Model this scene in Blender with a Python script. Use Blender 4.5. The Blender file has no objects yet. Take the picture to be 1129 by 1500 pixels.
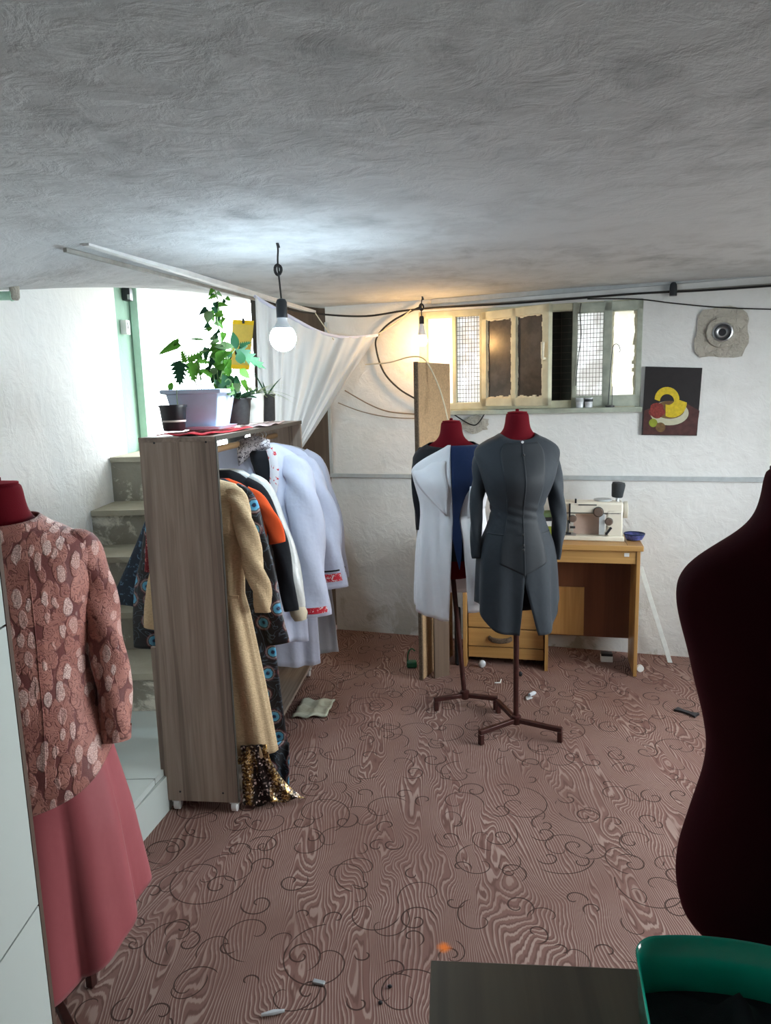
import bpy, bmesh, math, random
from mathutils import Vector, Matrix
random.seed(7)
SC = bpy.context.scene
COL = SC.collection
PI = math.pi
rad = math.radians

# ------------------------------------------------------------------ camera
FPX = 1050.0; PITCH = rad(9.4); ROLL = rad(1.5); CAMZ = 1.62
_f = Vector((0, math.cos(PITCH), -math.sin(PITCH)))
_r0 = Vector((1, 0, 0)); _u0 = _r0.cross(_f)
_r = _r0 * math.cos(ROLL) - _u0 * math.sin(ROLL)
_u = _u0 * math.cos(ROLL) + _r0 * math.sin(ROLL)
CAMP = Vector((0, 0, CAMZ))
cam_data = bpy.data.cameras.new('camera'); cam = bpy.data.objects.new('camera', cam_data); COL.objects.link(cam)
cam_data.sensor_fit = 'VERTICAL'; cam_data.sensor_height = 36.0; cam_data.lens = FPX / 1500 * 36.0
cam_data.clip_start = 0.02; cam_data.clip_end = 100
M = Matrix((( _r.x, _u.x, -_f.x, 0), (_r.y, _u.y, -_f.y, 0), (_r.z, _u.z, -_f.z, CAMZ), (0, 0, 0, 1)))
cam.matrix_world = M
SC.camera = cam

# ------------------------------------------------------------------ light and exposure
SC.view_settings.view_transform = 'Standard'
SC.view_settings.look = 'None'
SC.view_settings.gamma = 1.0
SC.view_settings.use_curve_mapping = False
SC.view_settings.exposure = 0.55
DAY = 11.0              # overcast daylight outside
BULB_COOL = 155.0      # the big LED globe
BULB_WARM = 125.0       # the small warm bulb by the window
world = bpy.data.worlds.new('overcast_sky'); SC.world = world; world.use_nodes = True
_bg = world.node_tree.nodes['Background']
_wn = world.node_tree; _tc = _wn.nodes.new('ShaderNodeTexCoord'); _sx = _wn.nodes.new('ShaderNodeSeparateXYZ'); _wr = _wn.nodes.new('ShaderNodeValToRGB')
_wn.links.new(_tc.outputs['Generated'], _sx.inputs[0]); _mr = _wn.nodes.new('ShaderNodeMath'); _mr.operation = 'MULTIPLY_ADD'; _mr.inputs[1].default_value = 0.5; _mr.inputs[2].default_value = 0.5
_wn.links.new(_sx.outputs[2], _mr.inputs[0]); _wn.links.new(_mr.outputs[0], _wr.inputs[0]); _wn.links.new(_wr.outputs[0], _bg.inputs['Color'])
_wr.color_ramp.elements[0].position = 0.40; _wr.color_ramp.elements[0].color = (0.16, 0.165, 0.16, 1)      # pale ground outside
_wr.color_ramp.elements[1].position = 0.45; _wr.color_ramp.elements[1].color = (0.90, 0.97, 1.0, 1)        # bright overcast
_bg.inputs['Strength'].default_value = DAY

# ------------------------------------------------------------------ measuring helpers
def ray(x, y):
    return _f + _r * ((x - 564.5) / FPX) - _u * ((y - 750) / FPX)
def at(x, y, Y):
    d = ray(x, y); return CAMP + d * (Y / d.y)
def flo(x, y, z=0.0):
    d = ray(x, y); return CAMP + d * ((z - CAMZ) / d.z)
W0 = Vector((-0.36, 4.82, 0)); WA = math.atan(-0.322)
WD = Vector((math.cos(WA), math.sin(WA), 0)); WN = Vector((-math.sin(WA), math.cos(WA), 0))
def onwall(x, y, off=0.0):      # (distance along the back wall, height) of a point on the wall plane
    d = ray(x, y); t = ((W0 - WN * off - CAMP).dot(WN)) / d.dot(WN)
    p = CAMP + d * t; return (p - W0).dot(WD), p.z
def wallpt(s, z, off=0.0):
    p = W0 + WD * s - WN * off; return Vector((p.x, p.y, z))
def S(r, g, b):
    def c(v):
        v /= 255.0
        return v / 12.92 if v <= 0.04045 else ((v + 0.055) / 1.055) ** 2.4
    return (c(r), c(g), c(b), 1)

# ------------------------------------------------------------------ materials
def newmat(name):
    m = bpy.data.materials.new(name); m.use_nodes = True
    nt = m.node_tree; b = nt.nodes['Principled BSDF']
    return m, nt, b
def N(nt, t, **kw):
    n = nt.nodes.new(t)
    for k, v in kw.items():
        if k in n.inputs: n.inputs[k].default_value = v
        else: setattr(n, k, v)
    return n
def mth(nt, op, a, b=None, c=None, clamp=False):
    n = nt.nodes.new('ShaderNodeMath'); n.operation = op; n.use_clamp = clamp
    for i, v in enumerate((a, b, c)):
        if v is None: continue
        if isinstance(v, (int, float)): n.inputs[i].default_value = v
        else: nt.links.new(v, n.inputs[i])
    return n.outputs[0]
def mixc(nt, fac, a, b):
    n = nt.nodes.new('ShaderNodeMix'); n.data_type = 'RGBA'
    for i, v in ((0, fac), (6, a), (7, b)):
        if isinstance(v, (tuple, list)) : n.inputs[i].default_value = v
        elif isinstance(v, (int, float)): n.inputs[i].default_value = v
        else: nt.links.new(v, n.inputs[i])
    return n.outputs[2]
def coords(nt, scale=(1, 1, 1), rot=(0, 0, 0)):
    tc = nt.nodes.new('ShaderNodeTexCoord'); mp = nt.nodes.new('ShaderNodeMapping')
    mp.inputs['Scale'].default_value = scale; mp.inputs['Rotation'].default_value = rot
    nt.links.new(tc.outputs['Object'], mp.inputs['Vector']); return mp.outputs[0]
def noise(nt, vec, scale, detail=3, rough=0.55, dist=0.0):
    n = N(nt, 'ShaderNodeTexNoise'); n.inputs['Scale'].default_value = scale
    n.inputs['Detail'].default_value = detail; n.inputs['Roughness'].default_value = rough
    n.inputs['Distortion'].default_value = dist
    nt.links.new(vec, n.inputs['Vector']); return n.outputs[0]
def ramp(nt, fac, stops):
    n = nt.nodes.new('ShaderNodeValToRGB'); cr = n.color_ramp
    while len(cr.elements) < len(stops): cr.elements.new(0.5)
    for e, (p, c) in zip(cr.elements, stops):
        e.position = p; e.color = c
    nt.links.new(fac, n.inputs[0]); return n.outputs[0]
def bump(nt, b, h, strength=0.3, dist=0.01):
    n = nt.nodes.new('ShaderNodeBump'); n.inputs['Strength'].default_value = strength
    n.inputs['Distance'].default_value = dist
    nt.links.new(h, n.inputs['Height']); nt.links.new(n.outputs[0], b.inputs['Normal'])
def G(v): return (v, v, v, 1)
MATS = {}
def plain(name, col, rough=0.5, metal=0.0, vary=0.12, scale=30, bumpy=0.0, sheen=0.0, emit=None, spec=0.5, coat=0.0):
    m, nt, b = newmat(name)
    v = coords(nt); n = noise(nt, v, scale)
    lo = tuple(c * (1 - vary) for c in col[:3]) + (1,); hi = tuple(min(1, c * (1 + vary)) for c in col[:3]) + (1,)
    nt.links.new(ramp(nt, n, [(0.3, lo), (0.7, hi)]), b.inputs['Base Color'])
    b.inputs['Roughness'].default_value = rough; b.inputs['Metallic'].default_value = metal
    b.inputs['Specular IOR Level'].default_value = spec
    b.inputs['Coat Weight'].default_value = coat
    if sheen: b.inputs['Sheen Weight'].default_value = sheen; b.inputs['Sheen Roughness'].default_value = 0.4
    if bumpy: bump(nt, b, n, bumpy, 0.004)
    if emit:
        b.inputs['Emission Color'].default_value = emit[0]; b.inputs['Emission Strength'].default_value = emit[1]
    MATS[name] = m; return m
def cloth(name, col, rough=0.85, sheen=0.2, weave=500, vary=0.08, bumpy=0.15, trans=0.0, spec=0.2, wr=1.0):
    m, nt, b = newmat(name)
    v = coords(nt); n = noise(nt, v, weave, 1); w = noise(nt, v, 9, 3)
    lo = tuple(c * (1 - vary) for c in col[:3]) + (1,); hi = tuple(min(1, c * (1 + vary)) for c in col[:3]) + (1,)
    nt.links.new(ramp(nt, w, [(0.3, lo), (0.7, hi)]), b.inputs['Base Color'])
    b.inputs['Roughness'].default_value = rough; b.inputs['Sheen Weight'].default_value = sheen
    b.inputs['Specular IOR Level'].default_value = spec
    h = mth(nt, 'ADD', mth(nt, 'MULTIPLY', n, 0.05), mth(nt, 'MULTIPLY', w, wr))
    bump(nt, b, h, bumpy, 0.03)
    if trans:
        t = N(nt, 'ShaderNodeBsdfTranslucent'); t.inputs[0].default_value = col
        mx = N(nt, 'ShaderNodeMixShader'); mx.inputs[0].default_value = trans
        out = nt.nodes['Material Output']
        nt.links.new(b.outputs[0], mx.inputs[1]); nt.links.new(t.outputs[0], mx.inputs[2]); nt.links.new(mx.outputs[0], out.inputs[0])
    MATS[name] = m; return m
def wood(name, c1, c2, c3, axis='z', rough=0.45, fine=60, coat=0.0):
    m, nt, b = newmat(name)
    sc = {'z': (1, 1, 0.035), 'x': (0.035, 1, 1), 'y': (1, 0.035, 1)}[axis]
    v = coords(nt, sc); n1 = noise(nt, v, fine, 4, 0.6, 0.6); n2 = noise(nt, v, fine * 0.25, 3, 0.5, 0.8)
    a = ramp(nt, n1, [(0.35, c1), (0.65, c2)])
    k = ramp(nt, n2, [(0.52, G(0)), (0.62, G(0.75)), (0.72, G(0.1))])
    nt.links.new(mixc(nt, k, a, c3), b.inputs['Base Color'])
    b.inputs['Roughness'].default_value = rough; b.inputs['Coat Weight'].default_value = coat
    bump(nt, b, n1, 0.12, 0.002)
    MATS[name] = m; return m

def make_plaster(name, base, dark, patch=0.5, bscale=14, bstr=0.5, flake=None, flake_z=0.0):
    m, nt, b = newmat(name)
    v = coords(nt); big = noise(nt, v, 1.3, 5, 0.62, 0.4); mid = noise(nt, v, 6, 6, 0.65, 0.3); fine = noise(nt, v, bscale * 4, 4, 0.7)
    c = mixc(nt, mth(nt, 'MULTIPLY', ramp(nt, mid, [(0.42, G(0)), (0.68, G(1))]), ramp(nt, big, [(0.35, G(0)), (0.65, G(patch))])), base, dark)
    if flake:
        tc = nt.nodes.new('ShaderNodeTexCoord'); sp = nt.nodes.new('ShaderNodeSeparateXYZ'); nt.links.new(tc.outputs['Object'], sp.inputs[0])
        z = mth(nt, 'MULTIPLY', mth(nt, 'SUBTRACT', flake_z, sp.outputs[2]), 1.6, clamp=True)
        f = mth(nt, 'MULTIPLY', z, ramp(nt, noise(nt, v, 3.4, 8, 0.7, 0.5), [(0.52, G(0)), (0.58, G(1))]))
        c = mixc(nt, f, c, flake)
    nt.links.new(c, b.inputs['Base Color']); b.inputs['Roughness'].default_value = 0.9; b.inputs['Specular IOR Level'].default_value = 0.2
    st = noise(nt, v, bscale, 6, 0.6, 0.5)
    h = mth(nt, 'ADD', mth(nt, 'MULTIPLY', ramp(nt, st, [(0.4, G(0)), (0.62, G(1))]), 0.7), mth(nt, 'MULTIPLY', fine, 0.35))
    bump(nt, b, h, bstr, 0.012)
    MATS[name] = m; return m

make_plaster('ceiling_plaster', S(197, 199, 200), S(132, 133, 134), 0.7, 9, 0.38)
make_plaster('wall_plaster', S(226, 226, 224), S(206, 205, 201), 0.6, 11, 0.3, S(176, 172, 158), 0.45)
make_plaster('stair_wall_plaster', S(236, 238, 236), S(222, 222, 218), 0.5, 8, 0.3, S(190, 182, 166), 1.1)
make_plaster('far_wall_plaster', S(200, 198, 194), S(180, 178, 174), 0.6, 9, 0.3)
make_plaster('stair_stone', S(152, 148, 136), S(126, 120, 106), 0.8, 10, 0.3, S(214, 210, 196), 3.0)
make_plaster('tread_stone', S(172, 167, 150), S(150, 144, 124), 0.7, 12, 0.15)
make_plaster('grey_cement', S(192, 187, 175), S(160, 154, 142), 0.8, 26, 0.9)
make_plaster('green_paint_wall', S(150, 184, 166), S(138, 168, 152), 0.5, 8, 0.3)

def make_carpet():
    m, nt, b = newmat('carpet')
    v = coords(nt)
    vs = coords(nt, (2.5, 0.85, 1))
    n = noise(nt, vs, 2.0, 2.0, 0.45, 0.5)
    fine = noise(nt, coords(nt, (1, 0.05, 1)), 150, 2)
    sx = nt.nodes.new('ShaderNodeSeparateXYZ'); nt.links.new(v, sx.inputs[0])
    ph = mth(nt, 'ADD', mth(nt, 'ADD', mth(nt, 'MULTIPLY', n, 190.0), mth(nt, 'MULTIPLY', sx.outputs[0], 560.0)), mth(nt, 'MULTIPLY', fine, 3.0))
    s = mth(nt, 'SINE', ph)
    line = ramp(nt, mth(nt, 'MULTIPLY_ADD', s, 0.5, 0.5), [(0.60, G(0)), (0.90, G(1))])
    amt = ramp(nt, noise(nt, v, 2.3, 2), [(0.32, G(0.2)), (0.62, G(0.7))])
    tone = ramp(nt, noise(nt, v, 1.1, 3), [(0.3, S(120, 91, 82)), (0.7, S(130, 95, 87))])
    c = mixc(nt, mth(nt, 'MULTIPLY', line, amt), tone, S(182, 158, 148))
    dk = ramp(nt, mth(nt, 'MULTIPLY_ADD', mth(nt, 'SINE', mth(nt, 'ADD', ph, 1.9)), 0.5, 0.5), [(0.75, G(0)), (0.97, G(0.4))])
    c = mixc(nt, dk, c, S(78, 50, 44))
    # dark curls: spiral tendrils around random centres, plus large thin rings
    def curls(scale, turns, rmax, width, seed):
        mp = nt.nodes.new('ShaderNodeMapping'); mp.inputs['Location'].default_value = (seed, seed * 1.7, 0)
        nt.links.new(v, mp.inputs['Vector'])
        vo = N(nt, 'ShaderNodeTexVoronoi'); vo.voronoi_dimensions = '2D'; vo.inputs['Scale'].default_value = scale
        vo.inputs['Randomness'].default_value = 0.85
        nt.links.new(mp.outputs[0], vo.inputs['Vector'])
        sb = N(nt, 'ShaderNodeVectorMath'); sb.operation = 'SUBTRACT'
        nt.links.new(mp.outputs[0], sb.inputs[0]); nt.links.new(vo.outputs['Position'], sb.inputs[1])
        sp = nt.nodes.new('ShaderNodeSeparateXYZ'); nt.links.new(sb.outputs[0], sp.inputs[0])
        ang = mth(nt, 'DIVIDE', mth(nt, 'ARCTAN2', sp.outputs[1], sp.outputs[0]), 2 * PI)
        d = mth(nt, 'SQRT', mth(nt, 'ADD', mth(nt, 'POWER', sp.outputs[0], 2.0), mth(nt, 'POWER', sp.outputs[1], 2.0)))
        spx = nt.nodes.new('ShaderNodeSeparateColor'); nt.links.new(vo.outputs['Color'], spx.inputs[0])
        flip = mth(nt, 'SUBTRACT', mth(nt, 'MULTIPLY', mth(nt, 'GREATER_THAN', spx.outputs[0], 0.5), 2.0), 1.0)
        fr = mth(nt, 'FRACT', mth(nt, 'ADD', mth(nt, 'ADD', mth(nt, 'MULTIPLY', d, turns), mth(nt, 'MULTIPLY', ang, flip)), mth(nt, 'ADD', spx.outputs[1], 3.0)))
        dist = mth(nt, 'ABSOLUTE', mth(nt, 'SUBTRACT', fr, 0.5))
        ln = mth(nt, 'LESS_THAN', dist, width * turns)
        lim = mth(nt, 'LESS_THAN', d, mth(nt, 'MULTIPLY_ADD', spx.outputs[2], rmax * 0.6, rmax * 0.45))
        inn = mth(nt, 'GREATER_THAN', d, 0.006)
        return mth(nt, 'MULTIPLY', mth(nt, 'MULTIPLY', ln, lim), inn)
    k1 = curls(6.2, 22.0, 0.062, 0.0027, 3.1)
    k2 = curls(3.4, 9.0, 0.15, 0.0022, 8.4)
    k3 = curls(4.2, 8.0, 0.12, 0.0020, 14.9)
    k = mth(nt, 'MAXIMUM', k1, mth(nt, 'MAXIMUM', k2, k3))
    c = mixc(nt, mth(nt, 'MULTIPLY', k, 0.85), c, S(52, 32, 26))
    # orange spot of light beside the table, painted into the carpet colour
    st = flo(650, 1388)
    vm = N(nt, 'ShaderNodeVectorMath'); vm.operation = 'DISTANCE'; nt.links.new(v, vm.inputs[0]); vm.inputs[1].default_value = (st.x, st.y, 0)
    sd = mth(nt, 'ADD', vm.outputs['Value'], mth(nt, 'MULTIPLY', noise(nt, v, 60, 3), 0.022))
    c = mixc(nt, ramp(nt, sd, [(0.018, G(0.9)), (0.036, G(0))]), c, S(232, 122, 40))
    nt.links.new(c, b.inputs['Base Color']); b.inputs['Roughness'].default_value = 0.75; b.inputs['Specular IOR Level'].default_value = 0.25
    bump(nt, b, mth(nt, 'ADD', mth(nt, 'MULTIPLY', s, 0.2), noise(nt, v, 400, 1)), 0.12, 0.003)
    MATS['carpet'] = m
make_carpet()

def make_tile(name, base, vein):
    m, nt, b = newmat(name)
    v = coords(nt); n = noise(nt, v, 2.2, 6, 0.7, 1.5)
    k = ramp(nt, n, [(0.47, G(0)), (0.5, G(0.25)), (0.53, G(0))])
    nt.links.new(mixc(nt, k, base, vein), b.inputs['Base Color']); b.inputs['Roughness'].default_value = 0.28
    MATS[name] = m
make_tile('white_tile', S(188, 197, 193), S(190, 196, 192))
plain('grout', S(120, 118, 110), 0.9)
wood('rack_laminate', S(138, 122, 110), S(166, 150, 136), S(106, 92, 82), 'z', 0.5, 55)
wood('rack_laminate_flat', S(138, 122, 110), S(166, 150, 136), S(106, 92, 82), 'y', 0.5, 55)
plain('rack_edge', S(58, 54, 48), 0.6)
wood('rod_wood', S(150, 118, 82), S(172, 140, 100), S(120, 90, 60), 'y', 0.5, 40)
wood('desk_wood', S(176, 134, 78), S(194, 152, 94), S(160, 116, 64), 'x', 0.4, 40)
wood('desk_wood_upright', S(168, 126, 72), S(188, 146, 90), S(152, 110, 60), 'z', 0.4, 40)
wood('desk_back', S(104, 62, 38), S(116, 70, 44), S(90, 52, 32), 'z', 0.5, 30)
wood('table_wood', S(70, 60, 46), S(84, 73, 56), S(40, 33, 26), 'y', 0.35, 24)
plain('chipboard', S(176, 146, 110), 0.85, 0, 0.22, 120, 0.4)
plain('chipboard_edge', S(92, 76, 60), 0.9, 0, 0.5, 160, 0.6)
wood('brown_wood', S(92, 74, 60), S(110, 90, 74), S(74, 58, 46), 'z', 0.6, 30)
plain('stand_metal', S(66, 34, 30), 0.42, 0.3, 0.25, 40)
m, nt, b = newmat('velvet'); MATS['velvet'] = m
b.inputs['Base Color'].default_value = S(92, 10, 22); b.inputs['Roughness'].default_value = 0.8; b.inputs['Specular IOR Level'].default_value = 0.1
b.inputs['Sheen Weight'].default_value = 0.35; b.inputs['Sheen Roughness'].default_value = 0.35; b.inputs['Sheen Tint'].default_value = S(190, 40, 60)
bump(nt, b, noise(nt, coords(nt), 300, 2), 0.1, 0.003)
m, nt, b = newmat('velvet_shaded'); MATS['velvet_shaded'] = m  # darker velvet copy: shade on the near mannequin put into its colour
b.inputs['Base Color'].default_value = S(46, 9, 16); b.inputs['Roughness'].default_value = 0.85; b.inputs['Specular IOR Level'].default_value = 0.06
b.inputs['Sheen Weight'].default_value = 0.18; b.inputs['Sheen Roughness'].default_value = 0.3; b.inputs['Sheen Tint'].default_value = S(170, 40, 60)
bump(nt, b, noise(nt, coords(nt), 300, 2), 0.1, 0.003)
cloth('charcoal', S(39, 46, 53), 0.7, 0.1, 700, 0.06, 0.22, 0, 0.3)
cloth('charcoal_panel', S(31, 37, 43), 0.65, 0.05, 700, 0.05, 0.12, 0, 0.4)
cloth('muslin', S(243, 244, 248), 0.9, 0.1, 500, 0.03, 0.35, 0.15)
cloth('navy', S(22, 40, 76), 0.8, 0.15, 500, 0.08, 0.3)
cloth('black_cloth', S(26, 27, 32), 0.8, 0.1, 500, 0.1, 0.3)
cloth('orange_cloth', S(226, 84, 34), 0.8)
cloth('white_cotton', S(224, 228, 246), 0.85, 0.1, 500, 0.02, 0.35, 0.2)
cloth('sheer_grey', S(196, 196, 202), 0.85, 0.1, 500, 0.04, 0.3, 0.35)
cloth('cream_cloth', S(212, 198, 172), 0.7, 0.1, 500, 0.04, 0.3)
cloth('silver_satin', S(206, 206, 202), 0.28, 0.0, 300, 0.05, 0.5, 0, 0.7)
cloth('rose_satin', S(160, 80, 86), 0.5, 0.15, 600, 0.03, 0.12, 0, 0.35)
cloth('red_cloth', S(200, 32, 46), 0.85, 0.2, 400, 0.15, 0.5)
cloth('pink_white_cloth', S(232, 206, 206), 0.85, 0.2, 400, 0.15, 0.5)
cloth('mat_cloth', S(176, 178, 160), 0.95, 0.1, 90, 0.2, 0.6)
def make_beige():
    m, nt, b = newmat('beige_crepe'); v = coords(nt, (1, 1, 3.2)); n = noise(nt, v, 70, 3, 0.6, 0.8)
    nt.links.new(ramp(nt, n, [(0.3, S(190, 164, 128)), (0.7, S(216, 190, 152))]), b.inputs['Base Color'])
    b.inputs['Roughness'].default_value = 0.9; bump(nt, b, n, 0.5, 0.006); MATS['beige_crepe'] = m
make_beige()
def make_lace():
    m, nt, b = newmat('rose_lace')
    v0 = coords(nt)
    wob = N(nt, 'ShaderNodeTexNoise'); wob.inputs['Scale'].default_value = 30; nt.links.new(v0, wob.inputs['Vector'])
    ad = N(nt, 'ShaderNodeVectorMath'); ad.operation = 'MULTIPLY_ADD'; nt.links.new(wob.outputs['Color'], ad.inputs[0]); ad.inputs[1].default_value = (0.014, 0.014, 0.014); nt.links.new(v0, ad.inputs[2])
    def leaves(rot, scale, seed, lo, hi):
        mp = nt.nodes.new('ShaderNodeMapping'); mp.inputs['Rotation'].default_value = (0, rot, 0); mp.inputs['Scale'].default_value = (1.8, 0.8, 0.72); mp.inputs['Location'].default_value = (seed, seed, seed)
        nt.links.new(ad.outputs[0], mp.inputs[0])
        vo = N(nt, 'ShaderNodeTexVoronoi'); vo.inputs['Scale'].default_value = scale; vo.inputs['Randomness'].default_value = 0.8; nt.links.new(mp.outputs[0], vo.inputs['Vector'])
        sp = nt.nodes.new('ShaderNodeSeparateColor'); nt.links.new(vo.outputs['Color'], sp.inputs[0])
        return ramp(nt, vo.outputs['Distance'], [(lo, G(1)), (hi, G(0))]), sp.outputs[0]
    net = N(nt, 'ShaderNodeTexVoronoi'); net.feature = 'DISTANCE_TO_EDGE'; net.inputs['Scale'].default_value = 210; nt.links.new(v0, net.inputs['Vector'])
    nv = ramp(nt, net.outputs[0], [(0.05, G(0.35)), (0.16, G(1))])
    a1, r1 = leaves(0.5, 27, 0.0, 0.60, 0.68); a2, r2 = leaves(-0.6, 27, 5.3, 0.40, 0.46)
    crk = ramp(nt, mth(nt, 'SINE', mth(nt, 'MULTIPLY', noise(nt, v0, 42, 2, 0.5, 0.8), 46)), [(0.30, G(1)), (0.85, G(0.35))])
    c = mixc(nt, nv, S(132, 72, 66), S(112, 56, 54))
    petal = ramp(nt, r1, [(0.0, S(166, 104, 92)), (1.0, S(196, 134, 120))])
    c = mixc(nt, mth(nt, 'MULTIPLY', a1, crk), c, petal)
    pale = ramp(nt, r2, [(0.0, S(196, 140, 128)), (0.6, S(222, 180, 170)), (1.0, S(240, 212, 204))])
    sel = mth(nt, 'MULTIPLY', a2, mth(nt, 'GREATER_THAN', r2, 0.42))
    c = mixc(nt, mth(nt, 'MULTIPLY', sel, nv), c, pale)
    nt.links.new(c, b.inputs['Base Color']); b.inputs['Roughness'].default_value = 0.6; b.inputs['Sheen Weight'].default_value = 0.2
    bump(nt, b, mth(nt, 'ADD', mth(nt, 'MULTIPLY', a1, crk), sel), 0.5, 0.004)
    MATS['rose_lace'] = m
make_lace()
def make_peacock():
    m, nt, b = newmat('peacock_print'); v = coords(nt); sp_ = nt.nodes.new('ShaderNodeSeparateXYZ'); cb = nt.nodes.new('ShaderNodeCombineXYZ')
    nt.links.new(v, sp_.inputs[0]); nt.links.new(sp_.outputs[0], cb.inputs[0]); nt.links.new(sp_.outputs[2], cb.inputs[1])
    vo = N(nt, 'ShaderNodeTexVoronoi'); vo.voronoi_dimensions = '2D'; vo.inputs['Scale'].default_value = 10.5; vo.inputs['Randomness'].default_value = 0.7; nt.links.new(cb.outputs[0], vo.inputs['Vector'])
    w = noise(nt, v, 90, 3); d = mth(nt, 'ADD', vo.outputs['Distance'], mth(nt, 'MULTIPLY', w, 0.10))
    c = ramp(nt, d, [(0.0, S(14, 18, 40)), (0.12, S(20, 34, 70)), (0.15, S(70, 150, 190)), (0.25, S(96, 172, 206)), (0.28, S(26, 24, 30)), (0.34, S(150, 130, 126)), (0.37, S(90, 34, 40)), (0.42, S(16, 15, 20)), (1.0, S(14, 13, 18))])
    lines = ramp(nt, mth(nt, 'SINE', mth(nt, 'MULTIPLY', noise(nt, v, 7, 3, 0.5, 1.0), 70)), [(0.86, G(0)), (0.97, G(0.35))])
    nt.links.new(mixc(nt, lines, c, S(120, 140, 160)), b.inputs['Base Color']); b.inputs['Roughness'].default_value = 0.55; MATS['peacock_print'] = m
make_peacock()
def make_sequin():
    m, nt, b = newmat('gold_sequins'); v = coords(nt)
    vo = N(nt, 'ShaderNodeTexVoronoi'); vo.inputs['Scale'].default_value = 150; nt.links.new(v, vo.inputs['Vector'])
    sp = nt.nodes.new('ShaderNodeSeparateColor'); nt.links.new(vo.outputs['Color'], sp.inputs[0])
    big = ramp(nt, noise(nt, coords(nt, (3, 3, 0.5)), 6, 2), [(0.47, G(0)), (0.60, G(1))])
    c1 = ramp(nt, sp.outputs[0], [(0.0, S(30, 20, 12)), (0.5, S(122, 84, 44)), (0.85, S(226, 186, 110)), (1.0, S(255, 244, 214))])
    c2 = ramp(nt, sp.outputs[1], [(0.0, S(10, 8, 8)), (0.82, S(40, 28, 26)), (0.94, S(190, 170, 160)), (1.0, S(255, 245, 240))])
    nt.links.new(mixc(nt, big, c2, c1), b.inputs['Base Color']); b.inputs['Metallic'].default_value = 0.6; b.inputs['Roughness'].default_value = 0.3
    bump(nt, b, sp.outputs[2], 0.8, 0.004); MATS['gold_sequins'] = m
make_sequin()
def make_embroid(name, base, c2, scale, lo, hi):
    m, nt, b = newmat(name); v = coords(nt); n = noise(nt, v, scale, 3, 0.6, 1.2)
    nt.links.new(mixc(nt, ramp(nt, n, [(lo, G(0)), (hi, G(1))]), base, c2), b.inputs['Base Color']); b.inputs['Roughness'].default_value = 0.75; MATS[name] = m
make_embroid('navy_embroidered', S(30, 44, 60), S(84, 112, 136), 40, 0.58, 0.64)
make_embroid('white_embroidered', S(226, 224, 230), S(200, 40, 50), 26, 0.56, 0.60)
make_embroid('collar_lace', S(210, 204, 206), S(70, 62, 74), 110, 0.52, 0.56)
make_embroid('red_trim', S(206, 34, 54), S(240, 226, 226), 60, 0.55, 0.6)
make_embroid('red_beads', S(110, 12, 24), S(236, 150, 140), 90, 0.58, 0.64)
m, nt, b = newmat('sheer_curtain'); MATS['sheer_curtain'] = m
b.inputs['Base Color'].default_value = S(218, 220, 221); b.inputs['Roughness'].default_value = 0.8
_t = N(nt, 'ShaderNodeBsdfTranslucent'); _t.inputs[0].default_value = S(222, 224, 225)
_m1 = N(nt, 'ShaderNodeMixShader'); _m1.inputs[0].default_value = 0.4; nt.links.new(b.outputs[0], _m1.inputs[1]); nt.links.new(_t.outputs[0], _m1.inputs[2])
_tr = N(nt, 'ShaderNodeBsdfTransparent'); _m2 = N(nt, 'ShaderNodeMixShader'); _m2.inputs[0].default_value = 0.16
nt.links.new(_m1.outputs[0], _m2.inputs[1]); nt.links.new(_tr.outputs[0], _m2.inputs[2]); nt.links.new(_m2.outputs[0], nt.nodes['Material Output'].inputs[0])
bump(nt, b, noise(nt, coords(nt, (1, 1, 0.2)), 40, 3), 0.2, 0.01)
def leafmat(name, c1, c2, trans=0.35):
    m, nt, b = newmat(name); n = noise(nt, coords(nt), 14, 2)
    c = ramp(nt, n, [(0.35, c1), (0.65, c2)]); nt.links.new(c, b.inputs['Base Color']); b.inputs['Roughness'].default_value = 0.6; b.inputs['Specular IOR Level'].default_value = 0.25
    t = N(nt, 'ShaderNodeBsdfTranslucent'); nt.links.new(c, t.inputs[0]); mx = N(nt, 'ShaderNodeMixShader'); mx.inputs[0].default_value = trans
    nt.links.new(b.outputs[0], mx.inputs[1]); nt.links.new(t.outputs[0], mx.inputs[2]); nt.links.new(mx.outputs[0], nt.nodes['Material Output'].inputs[0]); MATS[name] = m
leafmat('leaf_bright', S(62, 112, 34), S(92, 142, 48), 0.4)
leafmat('leaf_dark', S(22, 58, 36), S(36, 78, 44), 0.12)
leafmat('leaf_pale', S(104, 132, 86), S(130, 156, 112), 0.35)
leafmat('leaf_variegated', S(96, 130, 70), S(206, 212, 170), 0.3)
plain('stem_green', S(96, 116, 70), 0.6)
plain('planter_plastic', S(196, 212, 236), 0.35, 0, 0.03)
plain('black_plastic', S(30, 31, 36), 0.4, 0, 0.15)
plain('black_plastic_dirty', S(44, 42, 42), 0.7, 0, 0.3, 60)
plain('white_pot', S(214, 210, 200), 0.5, 0, 0.05)
plain('soil', S(56, 42, 32), 0.95, 0, 0.4, 120, 0.8)
plain('yellow_card', S(222, 196, 92), 0.6, 0, 0.05)
plain('yellow_band', S(244, 204, 10), 0.5, 0, 0.03)
plain('grey_conduit', S(176, 182, 184), 0.5, 0, 0.08)
plain('white_conduit', S(206, 206, 204), 0.5, 0, 0.1, 12)
plain('old_conduit', S(140, 138, 132), 0.6, 0, 0.2, 18)
plain('cable_black', S(26, 25, 25), 0.5)
plain('cable_brown', S(134, 118, 100), 0.7)
plain('cord_white', S(216, 204, 176), 0.6)
plain('socket_black', S(32, 36, 42), 0.4)
plain('bulb_body', S(222, 226, 230), 0.4, 0, 0.02)
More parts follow.
